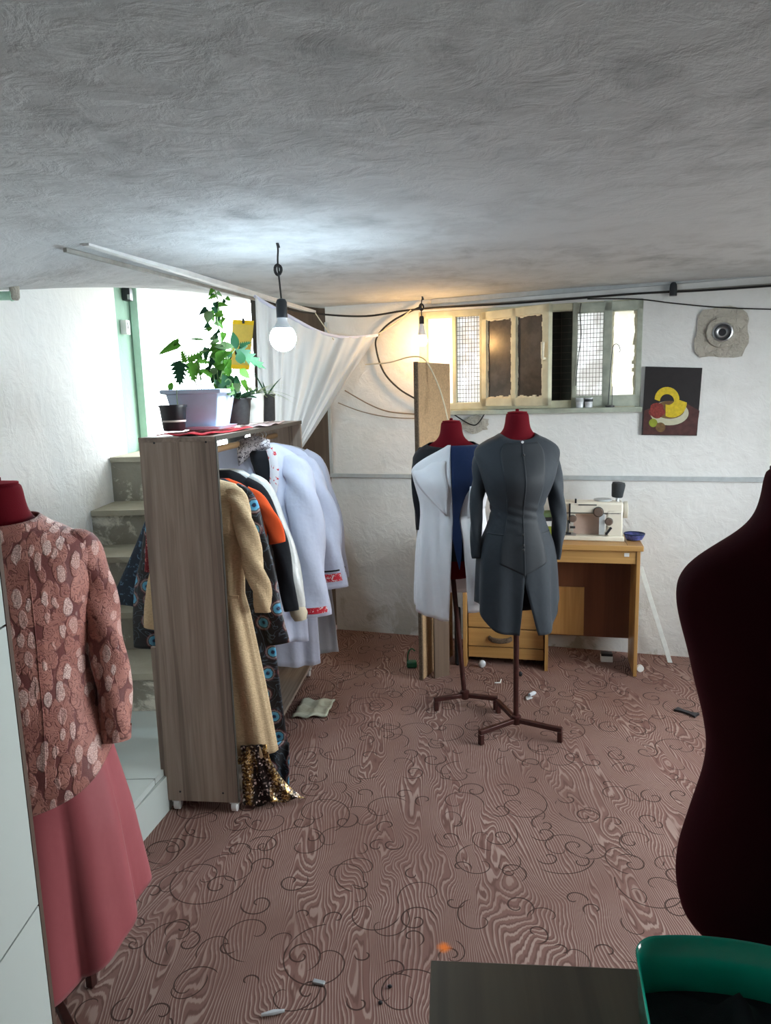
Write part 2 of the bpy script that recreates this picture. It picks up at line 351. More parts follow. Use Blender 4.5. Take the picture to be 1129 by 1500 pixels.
plain('bulb_glow_cool', (1, 1, 1, 1), 0.3, 0, 0, 10, 0, 0, ((0.68, 0.87, 1.0, 1), BULB_COOL))
plain('bulb_glow_warm', (1, 1, 1, 1), 0.3, 0, 0, 10, 0, 0, ((1.0, 0.56, 0.20, 1), BULB_WARM))
plain('metal', S(172, 174, 176), 0.3, 0.9)
plain('dark_metal', S(70, 72, 74), 0.4, 0.8)
plain('wire_rust', S(74, 66, 58), 0.6, 0.3)
plain('window_cream', S(206, 204, 178), 0.55, 0, 0.12, 14, 0.3)
plain('window_green', S(170, 176, 162), 0.55, 0, 0.2, 14, 0.3)
plain('window_putty', S(226, 220, 196), 0.8, 0, 0.15, 50, 0.6)
plain('jamb_green', S(184, 216, 199), 0.5, 0, 0.05)
plain('pipe_green', S(170, 212, 188), 0.4, 0, 0.1)
plain('white_plastic', S(228, 230, 228), 0.4, 0, 0.03)
plain('dark_screen', S(30, 31, 29), 0.9)
plain('shaft_wall', S(120, 116, 108), 0.9, 0, 0.2, 6)
def make_frost(name, tint, smudge, rough=0.6, trans=0.42):
    m, nt, b = newmat(name); n = noise(nt, coords(nt), 9, 5, 0.65)
    c = ramp(nt, n, [(0.42, smudge), (0.6, tint)])
    nt.links.new(c, b.inputs['Base Color']); b.inputs['Roughness'].default_value = rough
    t = N(nt, 'ShaderNodeBsdfTranslucent'); nt.links.new(c, t.inputs[0]); mx = N(nt, 'ShaderNodeMixShader'); mx.inputs[0].default_value = trans
    nt.links.new(b.outputs[0], mx.inputs[1]); nt.links.new(t.outputs[0], mx.inputs[2]); nt.links.new(mx.outputs[0], nt.nodes['Material Output'].inputs[0]); MATS[name] = m
make_frost('frosted_pane', S(246, 244, 240), S(236, 232, 222), 0.6, 0.6)
make_frost('smoked_pane', S(240, 240, 240), S(206, 203, 200), 0.6, 0.6)
make_frost('grimy_pane', S(92, 82, 74), S(70, 62, 56), 0.3, 0.2)
plain('machine_cream', S(222, 216, 200), 0.35, 0, 0.03)
plain('machine_panel', S(196, 172, 158), 0.4, 0, 0.04)
plain('machine_dial', S(120, 104, 94), 0.35, 0.4)
plain('thread_black', S(38, 44, 48), 0.7, 0, 0.2, 200, 0.4)
plain('blue_pattern', S(70, 76, 130), 0.4, 0, 0.6, 60)
plain('green_book', S(128, 140, 40), 0.6, 0, 0.1)
plain('white_paint_wood', S(226, 232, 230), 0.5, 0, 0.06)
plain('green_gloss', S(10, 158, 134), 0.18, 0, 0.04, 8, 0, 0, None, 0.6, 0.6)
plain('green_bag', S(22, 92, 60), 0.4)
plain('clear_wrap', S(206, 210, 214), 0.2, 0, 0.2)
plain('paint_dark', S(34, 30, 32), 0.5, 0, 0.15)
plain('paint_brown', S(76, 44, 42), 0.5, 0, 0.25, 40)
plain('paint_yellow', S(206, 180, 40), 0.5, 0, 0.15, 60)
plain('paint_plate', S(190, 188, 164), 0.5, 0, 0.08)
plain('paint_red', S(128, 50, 44), 0.5, 0, 0.4, 90)
plain('paint_green', S(140, 150, 46), 0.5, 0, 0.15)
plain('paint_tan', S(110, 84, 50), 0.5, 0, 0.25, 60)
plain('brown_trim', S(84, 66, 56), 0.6)

# ------------------------------------------------------------------ mesh builder
class MB:
    def __init__(s): s.bm = bmesh.new()
    def box(s, c, size, rot=None):
        c = Vector(c); h = Vector(size) / 2; vs = []
        for dx in (-1, 1):
            for dy in (-1, 1):
                for dz in (-1, 1):
                    p = Vector((dx * h.x, dy * h.y, dz * h.z))
                    if rot: p = rot @ p
                    vs.append(s.bm.verts.new(c + p))
        for f in ((0, 1, 3, 2), (4, 6, 7, 5), (0, 4, 5, 1), (2, 3, 7, 6), (0, 2, 6, 4), (1, 5, 7, 3)):
            s.bm.faces.new([vs[i] for i in f])
        return s
    def prism(s, poly, z0, z1):                       # vertical prism on an XY polygon
        a = [s.bm.verts.new((p[0], p[1], z0)) for p in poly]; b = [s.bm.verts.new((p[0], p[1], z1)) for p in poly]
        n = len(poly); s.bm.faces.new(list(reversed(a))); s.bm.faces.new(b)
        for i in range(n): s.bm.faces.new((a[i], a[(i + 1) % n], b[(i + 1) % n], b[i]))
        return s
    def slab(s, poly, y0, y1):                        # prism on an XZ polygon, thick along y
        a = [s.bm.verts.new((p[0], y0, p[1])) for p in poly]; b = [s.bm.verts.new((p[0], y1, p[1])) for p in poly]
        n = len(poly); s.bm.faces.new(a); s.bm.faces.new(list(reversed(b)))
        for i in range(n): s.bm.faces.new((a[(i + 1) % n], a[i], b[i], b[(i + 1) % n]))
        return s
    def rings(s, rings, closed=True, cap0=False, cap1=False):
        vr = [[s.bm.verts.new(p) for p in r] for r in rings]
        for a, b in zip(vr, vr[1:]):
            n = len(a)
            for i in range(n if closed else n - 1):
                j = (i + 1) % n; s.bm.faces.new((a[i], a[j], b[j], b[i]))
        if cap0: s.bm.faces.new(list(reversed(vr[0])))
        if cap1: s.bm.faces.new(vr[-1])
        return s
    def lathe(s, prof, c=(0, 0, 0), n=24, axis='z', cap=True):
        c = Vector(c); R = []
        for r, z in prof:
            ring = []
            for i in range(n):
                a = 2 * PI * i / n
                p = Vector((r * math.cos(a), r * math.sin(a), z))
                if axis == 'y': p = Vector((p.x, z, p.y))
                if axis == 'x': p = Vector((z, p.x, p.y))
                ring.append(c + p)
            R.append(ring)
        return s.rings(R, True, cap, cap)
    def tube(s, pts, r, n=8, cap=True, flat=1.0, side=None):
        pts = [Vector(p) for p in pts]; k = len(pts)
        rr = r if isinstance(r, (list, tuple)) else [r] * k
        R = []; ref = Vector(side) if side else None
        for i, p in enumerate(pts):
            t = (pts[min(i + 1, k - 1)] - pts[max(i - 1, 0)])
            if t.length < 1e-9: t = Vector((0, 0, 1))
            t.normalize()
            if ref is None: ref = Vector((0, 1, 0)) if abs(t.y) < 0.9 else Vector((1, 0, 0))
            a = (ref - t * ref.dot(t))
            if a.length < 1e-6: a = t.orthogonal()
            a.normalize(); b = t.cross(a)
            if side is None: ref = a
            R.append([p + a * (rr[i] * flat * math.cos(2 * PI * j / n)) + b * (rr[i] * math.sin(2 * PI * j / n)) for j in range(n)])
        return s.rings(R, True, cap, cap)
    def ball(s, c, r, n=16, sq=(1, 1, 1)):
        prof = [(r * math.sin(PI * i / 10), -r * math.cos(PI * i / 10)) for i in range(11)]
        prof[0] = (r * 0.02, -r); prof[-1] = (r * 0.02, r)
        R = []
        for a, z in prof:
            R.append([Vector(c) + Vector((a * math.cos(2 * PI * i / n) * sq[0], a * math.sin(2 * PI * i / n) * sq[1], z * sq[2])) for i in range(n)])
        return s.rings(R, True, True, True)
    def leaf(s, p, d, nrm, L, Wd, kind='oval', bend=0.2):
        p = Vector(p); d = Vector(d).normalized(); nrm = Vector(nrm); nrm = (nrm - d * nrm.dot(d)).normalized(); sd = d.cross(nrm)
        K = 12 if kind == 'lobed' else 8; rows = []
        for i in range(K + 1):
            t = i / K
            if kind == 'oval': w = math.sin(PI * t ** 0.8) ** 0.9
            elif kind == 'heart': w = (1 - t) ** 0.7 * (1.0 if t > 0.05 else 0.55) * 1.05
            elif kind == 'strap': w = min(1, 4 * t + 0.4) * (1 - t ** 3)
            else: w = (1 - t) ** 0.55 * (0.80 + 0.25 * math.cos(i * PI)) * (1.0 if 0 < i < K else 0.3)
            w = max(w, 0.02) * Wd / 2
            c = p + d * (L * t) - nrm * (bend * L * t * t)
            tip = d * (0.12 * L if kind == 'lobed' and i % 2 == 0 else (-0.08 * L if kind == 'heart' and i == 0 else 0))
            rows.append([c + sd * w + nrm * (0.18 * w) + tip, c, c - sd * w + nrm * (0.18 * w) + tip])
        return s.rings(rows, False)
    def build(s, name, mat, parent=None, smooth=True, bevel=0, solid=0, angle=40, subsurf=0, loc=None, rotz=0):
        bmesh.ops.recalc_face_normals(s.bm, faces=s.bm.faces[:])
        me = bpy.data.meshes.new(name); s.bm.to_mesh(me); s.bm.free()
        me.materials.append(MATS[mat])
        if smooth:
            me.shade_smooth(); me.set_sharp_from_angle(angle=rad(angle))
        o = bpy.data.objects.new(name, me); COL.objects.link(o)
        if parent: o.parent = parent
        if loc is not None: o.location = loc
        if rotz: o.rotation_euler = (0, 0, rotz)
        if solid:
            md = o.modifiers.new('thickness', 'SOLIDIFY'); md.thickness = solid; md.offset = 0
        if subsurf:
            md = o.modifiers.new('smooth', 'SUBSURF'); md.levels = subsurf; md.render_levels = subsurf
        if bevel:
            md = o.modifiers.new('bevel', 'BEVEL'); md.width = bevel; md.segments = 2; md.limit_method = 'ANGLE'
        return o
def tag(o, label, cat, group=None):
    o['label'] = label; o['category'] = cat
    if group: o['group'] = group
    return o
def thing(name, label, cat, loc=(0, 0, 0), rotz=0, group=None):
    o = bpy.data.objects.new(name, None); COL.objects.link(o); o.empty_display_size = 0.1
    o.location = loc; o.rotation_euler = (0, 0, rotz); return tag(o, label, cat, group)
def struct(o): o['kind'] = 'structure'; return o
def smoothpath(pts, k=6):
    pts = [Vector(p) for p in pts]; out = []
    for i in range(len(pts) - 1):
        p0 = pts[max(i - 1, 0)]; p1 = pts[i]; p2 = pts[i + 1]; p3 = pts[min(i + 2, len(pts) - 1)]
        for j in range(k):
            t = j / k
            out.append(0.5 * ((2 * p1) + (p2 - p0) * t + (2 * p0 - 5 * p1 + 4 * p2 - p3) * t * t + (-p0 + 3 * p1 - 3 * p2 + p3) * t ** 3))
    out.append(pts[-1]); return out
def solo(name, label, cat, pts, r, mat, n=8, k=6, group=None):      # a cable, wire or cord that is one mesh
    base = Vector(pts[0]); o = MB().tube([p - base for p in smoothpath(pts, k)], r, n).build(name, mat, loc=base)
    return tag(o, label, cat, group)

# ------------------------------------------------------------------ the room
def ceil_z(x, y):
    xc = -1.07 + (y - 2.73) * 0.32
    if x >= xc: return 2.20
    zw = min(2.40, max(2.06, 2.1 + 0.157 * (y - 3.15)))
    t = min(1.0, (xc - x) / max(0.05, xc + 1.66)); t = t * t * (3 - 2 * t) if y < 3.6 else t
    return 2.20 + (zw - 2.20) * t
mb = MB(); rows = []
ys = [-3.2 + i * 0.12 for i in range(72)]; xs = [-2.2 + i * 0.1 for i in range(53)]
for y in ys:
    rows.append([(x, y, ceil_z(x, y) + 0.006 * math.sin(x * 2.3 + y * 1.1) * math.sin(y * 1.7)) for x in xs])
mb.rings(rows, False)
struct(mb.build('ceiling', 'ceiling_plaster', solid=0.02))
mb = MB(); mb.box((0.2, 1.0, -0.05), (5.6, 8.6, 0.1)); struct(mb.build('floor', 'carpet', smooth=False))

# back wall around its window opening
ws0, wz1 = onwall(612, 458); ws1, _ = onwall(942, 440)
WS0, WS1, WZ0, WZ1 = 0.63, 1.955, 1.505, 2.115
WL = 3.35
mb = MB(); th = 0.22
for (a, b_, z0, z1) in ((0, WS0, 0, 2.45), (WS1, WL, 0, 2.45), (WS0, WS1, 0, WZ0), (WS0, WS1, WZ1, 2.45)):
    mb.box(((a + b_) / 2, th / 2, (z0 + z1) / 2), (b_ - a, th, z1 - z0))
struct(mb.build('wall_back', 'wall_plaster', smooth=False, loc=W0, rotz=WA))
mb = MB()          # right wall with an unseen opening added to let in fill daylight
RY0, RY1, RZ0, RZ1 = 1.15, 3.2, 0.85, 2.0
for y0, y1, z0, z1 in ((-3.3, RY0, 0, 2.45), (RY1, 5.3, 0, 2.45), (RY0, RY1, 0, RZ0), (RY0, RY1, RZ1, 2.45)):
    mb.box((2.7, (y0 + y1) / 2, (z0 + z1) / 2), (0.15, y1 - y0, z1 - z0))
struct(mb.build('wall_right', 'far_wall_plaster', smooth=False))
mb = MB(); mb.box((0.2, -3.1, 1.2), (5.6, 0.15, 2.5)); struct(mb.build('wall_rear', 'far_wall_plaster', smooth=False))
mb = MB(); mb.box((-1.74, 2.9, 1.2), (0.16, 3.5, 2.6)); struct(mb.build('wall_left', 'stair_wall_plaster', smooth=False))
mb = MB(); mb.box((-1.74, 4.83, 1.2), (0.15, 0.36, 2.6)); struct(mb.build('wall_door_reveal', 'green_paint_wall', smooth=False))
# wall between the stair door and the back wall
mb = MB(); mb.box((-0.595, 4.98, 1.25), (0.47, 0.12, 2.5)); struct(mb.build('wall_stair_end', 'brown_wood', smooth=False))
# tiled wall end on the near left
cx = -0.657
mb = MB()
mb.box((cx - 0.55, -0.92, 1.1), (1.06, 4.22, 2.2))
struct(mb.build('wall_left_near', 'grout', smooth=False))
mb = MB()
z = 0.172
tz = [0.0, 0.172, 0.708, 1.244, 1.78, 2.2]
for a, b_ in zip(tz, tz[1:]):
    for k in range(5):
        y1 = 1.186 - k * 0.81 if k else 1.186; y0 = y1 - 0.806
        mb.box((cx - 0.012, (y0 + y1) / 2, (a + b_) / 2), (0.024, y1 - y0, b_ - a - 0.004))
struct(mb.build('wall_tiles_left', 'white_tile', smooth=False))
mb = MB(); mb.box((cx - 0.006, 1.194, 1.1), (0.013, 0.012, 2.2)); struct(mb.build('trim_1', 'brown_trim', smooth=False))

# tiled landing and the stairs
EDGE = [(-1.09, 1.2), (-0.95, 2.40), (-0.905, 2.63), (-0.850, 3.18)]
mb = MB(); mb.prism([(-1.66, 1.2)] + EDGE + [(-1.66, 3.18)], 0.0, 0.150); struct(mb.build('stair_landing', 'grout', smooth=False))
mb = MB()
mb.prism([(-1.655, 1.25), EDGE[0], (-1.0, 1.98), (-1.655, 1.98)], 0.150, 0.175)
mb.prism([(-1.655, 1.985), (-0.998, 1.985), (-0.918, 2.565), (-1.655, 2.565)], 0.150, 0.175)
mb.prism([(-1.655, 2.57), (-0.917, 2.57), EDGE[2], EDGE[3], (-1.655, 3.18)], 0.150, 0.175)
struct(mb.build('landing_tiles', 'white_tile', smooth=False))
mb = MB()
for (p, q) in zip(EDGE, EDGE[1:]):
    mb.prism([p, q, (q[0] + 0.012, q[1]), (p[0] + 0.012, p[1])], 0.0, 0.148)
struct(mb.build('landing_riser_tiles', 'white_tile', smooth=False))
SY = [3.18, 3.50, 3.69, 4.00, 4.35]; SZ = [0.175, 0.365, 0.565, 0.81, 1.01, 1.28]
mb = MB(); tr = MB()
for i, y in enumerate(SY):
    zt = SZ[i + 1]; yb = SY[i + 1] if i + 1 < len(SY) else 4.95
    xr = -0.85 if i < 4 else -0.83
    mb.box(((-1.66 + xr) / 2, (y + 4.95) / 2, (SZ[i] + zt - 0.03) / 2 if i else (zt - 0.03) / 2), (xr + 1.66, 4.95 - y, zt - 0.03 - SZ[i] if i else zt - 0.03))
    tr.box(((-1.655 + xr) / 2, (y - 0.02 + yb + 0.0) / 2, zt - 0.015), (xr + 1.655, yb - y + 0.02, 0.03))
struct(mb.build('stair_risers', 'stair_stone', smooth=False))
struct(tr.build('stair_treads', 'tread_stone', smooth=False))
# door opening at the head of the stairs: green frame standing open to the daylight
d = thing('door_1', 'pale green painted door frame open to daylight at stair head', 'door', (-1.63, 4.93, 1.28)); struct(d)
del d['label']; del d['category']
MB().box((0.0, 0.02, 0.55), (0.05, 0.08, 1.10)).build('jamb', 'jamb_green', d, bevel=0.004)
MB().box((0.40, 0.03, -0.005), (0.80, 0.10, 0.03)).build('threshold', 'tread_stone', d)
mb = MB(); mb.box((0.03, -0.03, 0.03), (0.06, 0.012, 0.012)); mb.build('hinge', 'dark_metal', d)
post = MB().box((-0.818, 4.93, 1.80), (0.075, 0.06, 1.05)).build('trim_2', 'rack_edge', bevel=0.003); struct(post)

# ------------------------------------------------------------------ window in the back wall
wn = thing('window_1', '', '', wallpt(0, 0), WA); struct(wn); del wn['label']; del wn['category']
def wbox(mb, s0, s1, z0, z1, y0, y1): mb.box(((s0 + s1) / 2, (y0 + y1) / 2, (z0 + z1) / 2), (s1 - s0, y1 - y0, z1 - z0))
def P(x): return onwall(x, 520)[0]
edges = [P(x) for x in (638, 665, 704, 711, 803, 841, 887, 894, 936)]
fr = MB()
wbox(fr, WS0, WS1, WZ1 - 0.04, WZ1, 0.0, 0.07); wbox(fr, WS0, WS1, WZ0, WZ0 + 0.045, 0.0, 0.07)
wbox(fr, WS0, WS0 + 0.05, WZ0, WZ1, 0, 0.07)
s_l = onwall(665, 520)[0]; s_m1 = onwall(708, 520)[0]
wbox(fr, s_l - 0.012, s_l + 0.012, WZ0, WZ1, 0.0, 0.07); wbox(fr, s_m1 - 0.025, s_m1 + 0.012, WZ0, WZ1, 0, 0.07)
fr.build('window_frame', 'window_cream', wn, bevel=0.004)
fr = MB()
s_a = onwall(841, 520)[0]; s_b = onwall(889, 520)[0]; s_c = onwall(937, 520)[0]
wbox(fr, s_a - 0.014, s_a + 0.014, WZ0, WZ1, -0.004, 0.07); wbox(fr, s_b - 0.024, s_b + 0.024, WZ0, WZ1, -0.004, 0.07); wbox(fr, s_c - 0.02, WS1, WZ0, WZ1, -0.004, 0.07)
wbox(fr, s_a, WS1, WZ1 - 0.06, WZ1 - 0.005, -0.004, 0.07); wbox(fr, s_a, WS1, WZ0 + 0.005, WZ0 + 0.07, -0.004, 0.07)
fr.build('window_frame', 'window_green', wn, bevel=0.004)
st = MB(); wbox(st, WS0 - 0.02, WS1 + 0.01, WZ0 - 0.03, WZ0, -0.05, 0.10); st.build('window_sill', 'window_green', wn, bevel=0.004)
for a, b_, m_ in ((WS0 + 0.04, s_l - 0.01, 'frosted_pane'), (s_l + 0.01, s_m1 - 0.02, 'smoked_pane'), (s_a + 0.014, s_b - 0.022, 'smoked_pane'), (s_b + 0.022, s_c - 0.018, 'frosted_pane')):
    g = MB(); wbox(g, a, b_, WZ0 + 0.03, WZ1 - 0.03, 0.045, 0.049); g.build('window_pane', m_, wn)
pt = MB()
for a, b_ in ((s_b + 0.024, s_c - 0.02),):
    for k in range(22):
        zz = WZ0 + 0.07 + k * 0.022; wd = 0.006 + 0.008 * random.random()
        wbox(pt, a, a + wd, zz, zz + 0.022, 0.035, 0.045); wd = 0.008 + 0.016 * random.random(); wbox(pt, b_ - wd, b_, zz, zz + 0.022, 0.035, 0.045)
pt.build('putty', 'window_putty', wn)
for a, b_ in ((s_l + 0.012, s_m1 - 0.025), (s_a + 0.014, s_b - 0.024)):
    w = MB(); nx = 8; nz = 20
    for i in range(nx + 1):
        s_ = a + (b_ - a) * i / nx; wbox(w, s_ - 0.0013, s_ + 0.0013, WZ0 + 0.04, WZ1 - 0.04, 0.026, 0.0286)
    for k in range(nz + 1):
        zz = WZ0 + 0.05 + (WZ1 - WZ0 - 0.10) * k / nz; wbox(w, a, b_, zz - 0.0013, zz + 0.0013, 0.0286, 0.031)
    w.build('wire_mesh', 'wire_rust', wn)
ds = MB(); wbox(ds, s_m1 + 0.012, s_a - 0.014, WZ0 - 0.01, WZ1 + 0.01, 0.10, 0.11); ds.build('dark_screen', 'dark_screen', wn)
ds = MB()
for k in range(9):
    s_ = s_m1 + 0.02 + (s_a - s_m1 - 0.04) * k / 8; wbox(ds, s_ - 0.001, s_ + 0.001, WZ0 + 0.04, WZ1 - 0.04, 0.096, 0.098)
for k in range(14):
    zz = WZ0 + 0.05 + k * 0.04; wbox(ds, s_m1 + 0.012, s_a - 0.014, zz - 0.001, zz + 0.001, 0.094, 0.096)
ds.build('screen_wire', 'wire_rust', wn)
# open casement, hinged on the left mullion and swung into the room
hp = wallpt(s_m1, 0, 0.01); tip = at(806, 520, 0); 
c0 = Vector((hp.x, hp.y)); 
fr_t = at(806, 520, 4.12); cang = math.atan2(fr_t.y - hp.y, fr_t.x - hp.x); cw = math.hypot(fr_t.x - hp.x, fr_t.y - hp.y)
cs = MB(); z0, z1 = 1.525, 2.09
def cbx(mb, a, b_, za, zb, t0=-0.018, t1=0.018): mb.box(((a + b_) / 2, (t0 + t1) / 2, (za + zb) / 2), (b_ - a, t1 - t0, zb - za))
csh = MB()
cbx(csh, 0, 0.04, z0, z1); cbx(csh, cw - 0.045, cw, z0, z1); cbx(csh, 0, cw, z0, z0 + 0.05); cbx(csh, 0, cw, z1 - 0.05, z1); cbx(csh, cw * 0.5 - 0.018, cw * 0.5 + 0.018, z0, z1)
csh_o = thing('casement', '', '', (hp.x, hp.y, 0), cang); del csh_o['label']; del csh_o['category']
csh_o.parent = wn; csh_o.matrix_parent_inverse = (Matrix.Translation(wallpt(0, 0)) @ Matrix.Rotation(WA, 4, 'Z')).inverted()
csh.build('casement_frame', 'window_cream', csh_o, bevel=0.004)
for a, b_ in ((0.04, cw * 0.5 - 0.018), (cw * 0.5 + 0.018, cw - 0.045)):
    g = MB(); cbx(g, a, b_, z0 + 0.05, z1 - 0.05, -0.002, 0.002); g.build('casement_pane', 'grimy_pane', csh_o)
pt = MB()
for a, b_ in ((0.04, cw * 0.5 - 0.018), (cw * 0.5 + 0.018, cw - 0.045)):
    for k in range(20):
        zz = z0 + 0.05 + k * (z1 - z0 - 0.1) / 20; wd = 0.003 + 0.006 * random.random(); cbx(pt, a, a + wd, zz, zz + 0.024, -0.010, -0.002)
        wd = 0.003 + 0.008 * random.random(); cbx(pt, b_ - wd, b_, zz, zz + 0.024, -0.010, -0.002)
    for k in range(8):
        a2 = a + (b_ - a) * k / 8; wd = 0.004 + 0.012 * random.random(); cbx(pt, a2, a2 + (b_ - a) / 8, z0 + 0.05, z0 + 0.05 + wd, -0.010, -0.002)
        wd = 0.003 + 0.008 * random.random(); cbx(pt, a2, a2 + (b_ - a) / 8, z1 - 0.05 - wd, z1 - 0.05, -0.010, -0.002)
pt.build('putty', 'window_putty', csh_o)
lt = MB(); lt.tube([(cw - 0.022, -0.022, 1.79), (cw - 0.022, -0.045, 1.79)], 0.008); lt.tube([(cw - 0.022, -0.045, 1.79), (cw - 0.016, -0.05, 1.88)], [0.008, 0.012]); lt.build('latch', 'window_putty', csh_o)

# ------------------------------------------------------------------ bulbs on their cords
def bulb(name, label, hook, top, cy, rb, glow, warm):
    # hook: ceiling point, top: socket top, cy: centre of the glowing part
    t = thing(name, label, 'light bulb', hook)
    H = Vector(hook); T = Vector((top[0], top[1], top[2])) - H
    kn = T * 0.42
    MB().tube(smoothpath([(0, 0, 0), T * 0.15 + Vector((0.006, 0, 0)), kn, T], 5), 0.0035).build('cord', 'cable_black', t)
    mb = MB(); 
    for q in range(2):
        mb.tube([kn + Vector((0.014 * math.cos(a) * (1 if q else 0.7), 0.006 * math.sin(a * 2), -0.02 + 0.02 * math.sin(a) * (1 if q else 0.8))) for a in [i * 2 * PI / 14 for i in range(15)]], 0.0035)
    mb.build('knot', 'cable_black', t)
    MB().tube(smoothpath([(-0.035, 0, -0.002), (0, 0, -0.004), (0.012, 0, -0.03)], 4), 0.005).build('hook', 'dark_metal', t)
    z1 = T.z; zc = cy - H.z
    sh = abs(z1 - zc)
    k = rb / 0.05
    MB().lathe([(0.004, 0.0), (0.016 * k, -0.004), (0.021 * k, -0.015), (0.0215 * k, -0.07 * k), (0.018 * k, -0.072 * k)], (T.x, T.y, z1), 20).build('socket', 'socket_black', t)
    MB().lathe([(0.0185 * k, z1 - 0.072 * k), (0.02 * k, z1 - 0.085 * k), (rb * 0.72, zc + rb * 0.72)], (T.x, T.y, 0), 24).build('bulb_neck', 'bulb_body', t)
    prof = [(rb * 0.72, zc + rb * 0.71)] + [(rb * math.sin(a), zc + rb * math.cos(a)) for a in [rad(50 + i * 13) for i in range(10)]] + [(rb * 0.05, zc - rb)]
    if warm: prof = [(rb * 0.62, zc + rb * 0.72), (rb * 0.9, zc + rb * 0.2), (rb * 0.95, zc - rb * 0.3), (rb * 0.8, zc - rb * 0.8), (rb * 0.4, zc - rb * 1.1), (rb * 0.04, zc - rb * 1.18)]
    MB().lathe(prof, (T.x, T.y, 0), 28).build('bulb_globe', glow, t)
    return t
h1 = (-0.385, 2.814, 2.198)
bulb('hanging_bulb', 'large bright cool white globe bulb hanging by knotted black cord in front of curtain', h1, (-0.374, 2.814, 1.985), 1.838, 0.050, 'bulb_glow_cool', False)
h2 = wallpt(onwall(627, 432)[0], 2.195, 0.17)
bulb('hanging_bulb', 'small warm glowing bulb hanging by the window above the chipboard panel', (h2.x, h2.y, 2.196), (h2.x, h2.y, 2.075), 1.935, 0.034, 'bulb_glow_warm', True)

# ------------------------------------------------------------------ conduits, cables and pipes
def bar(name, label, cat, a, b_, w, h, mat, group=None):
    a = Vector(a); b_ = Vector(b_); d = b_ - a
    up = Vector((0, 0, 1)); sd = d.cross(up).normalized(); up2 = sd.cross(d).normalized()
    mb = MB(); mb.rings([[p + sd * (i * w / 2) + up2 * (j * h / 2) for i, j in ((-1, -1), (1, -1), (1, 1), (-1, 1))] for p in (Vector((0, 0, 0)), d)], True, True, True)
    o = mb.build(name, mat, loc=a, bevel=0.002); return tag(o, label, cat, group)
bar('conduit', 'long white cable trunking along the ceiling edge above the rack', 'conduit', (-1.065, 2.735, 2.188), (-0.43, 4.80, 2.150), 0.03, 0.022, 'white_conduit')
bar('conduit', 'thin grey conduit with dark open end running beside the ceiling trunking', 'conduit', at(95, 366, 2.72), at(400, 445, 4.55), 0.016, 0.016, 'old_conduit')
s1, z1_ = onwall(648, 440, 0.02); s2, z2_ = onwall(1129, 400, 0.02)
bar('conduit', 'pale grey trunking along the top of the back wall above the window', 'conduit', wallpt(0.72, z1_ - 0.005, 0.02), wallpt(2.95, z2_ + 0.006, 0.02), 0.022, 0.03, 'grey_conduit')
bar('conduit', 'thin dark pipe just below the pale wall trunking above the window', 'conduit', wallpt(0.66, 2.136, 0.012), wallpt(2.95, 2.148, 0.012), 0.010, 0.010, 'old_conduit')
t = thing('conduit', 'grey L-shaped trunking rising up the back wall behind the curtain and running right', 'conduit', wallpt(0.0, 1.085, 0.012), WA)
MB().box((1.5, 0, 0), (3.0, 0.02, 0.026)).build('horizontal_run', 'grey_conduit', t, bevel=0.002)
MB().box((0.01, 0, 0.5), (0.02, 0.018, 1.0)).build('upright_run', 'grey_conduit', t, bevel=0.002)
solo('cable', 'thick black cable running along the ceiling line from curtain to window top', 'cable', [at(355, 425, 4.3), at(420, 452, 4.5), wallpt(0.02, 2.13, 0.06), wallpt(0.30, 2.105, 0.05), wallpt(0.55, 2.125, 0.04), wallpt(0.8, 2.13, 0.04), wallpt(1.3, 2.13, 0.03), wallpt(1.9, 2.14, 0.03), wallpt(2.3, 2.135, 0.03), wallpt(2.95, 2.14, 0.03)], 0.006, 'cable_black')
solo('cable', 'black cable drooping from the ceiling line behind the chipboard panel', 'cable', [wallpt(0.66, 2.14, 0.05)] + [wallpt(*onwall(x, y, 0.03), 0.03) for x, y in ((610, 452), (575, 470), (553, 492), (551, 512), (562, 545), (585, 570), (612, 586))], 0.006, 'cable_black')
solo('cable', 'thin black cable sagging to the right over the cement vent', 'cable', [wallpt(*onwall(x, y, 0.015), 0.015) for x, y in ((860, 438), (930, 438), (985, 444), (1050, 450), (1129, 453), (1180, 452))], 0.0035, 'cable_black')
solo('cable', 'brown slack wire crossing the back wall left of the chipboard panel', 'cable', [wallpt(*onwall(x, y, 0.02), 0.02) for x, y in ((505, 572), (540, 592), (570, 603), (612, 607))], 0.004, 'cable_brown')
solo('cable', 'lower brown slack wire crossing the back wall behind the curtain', 'cable', [wallpt(*onwall(x, y, 0.02), 0.02) for x, y in ((495, 590), (530, 603), (570, 611), (612, 613))], 0.003, 'cable_brown')
solo('cord', 'cream cord arching over the top of the chipboard panel', 'cord', [at(535, 534, 4.45), at(570, 531, 4.40), at(600, 523, 4.2), at(622, 527, 4.0), at(640, 560, 3.96), at(650, 590, 3.92), at(656, 616, 3.9)], 0.004, 'cord_white')
solo('cord', 'cream string tying the curtain corner up to the ceiling line', 'cord', [at(553, 490, 4.55), at(580, 472, 4.55), at(602, 454, 4.55)], 0.0035, 'cord_white')
solo('cord', 'cream string holding the middle of the curtain to the trunking', 'cord', [at(462, 459, 4.5), at(475, 478, 4.42), at(489, 498, 4.36)], 0.003, 'cord_white')
solo('cable', 'dark cable entering the cracked wall right of the chipboard panel', 'cable', [wallpt(*onwall(x, y, 0.02), 0.02) for x, y in ((655, 600), (672, 612), (690, 622), (700, 620), (712, 602))], 0.004, 'cable_black')
solo('cable', 'black cable hanging down the green mullion of the window', 'cable', [wallpt(*onwall(x, y, 0.012), 0.012) for x, y in ((851, 444), (849, 460), (851, 490), (846, 530), (843, 565))], 0.0025, 'cable_black')
p = wallpt(*onwall(986, 420, 0.03), 0.035)
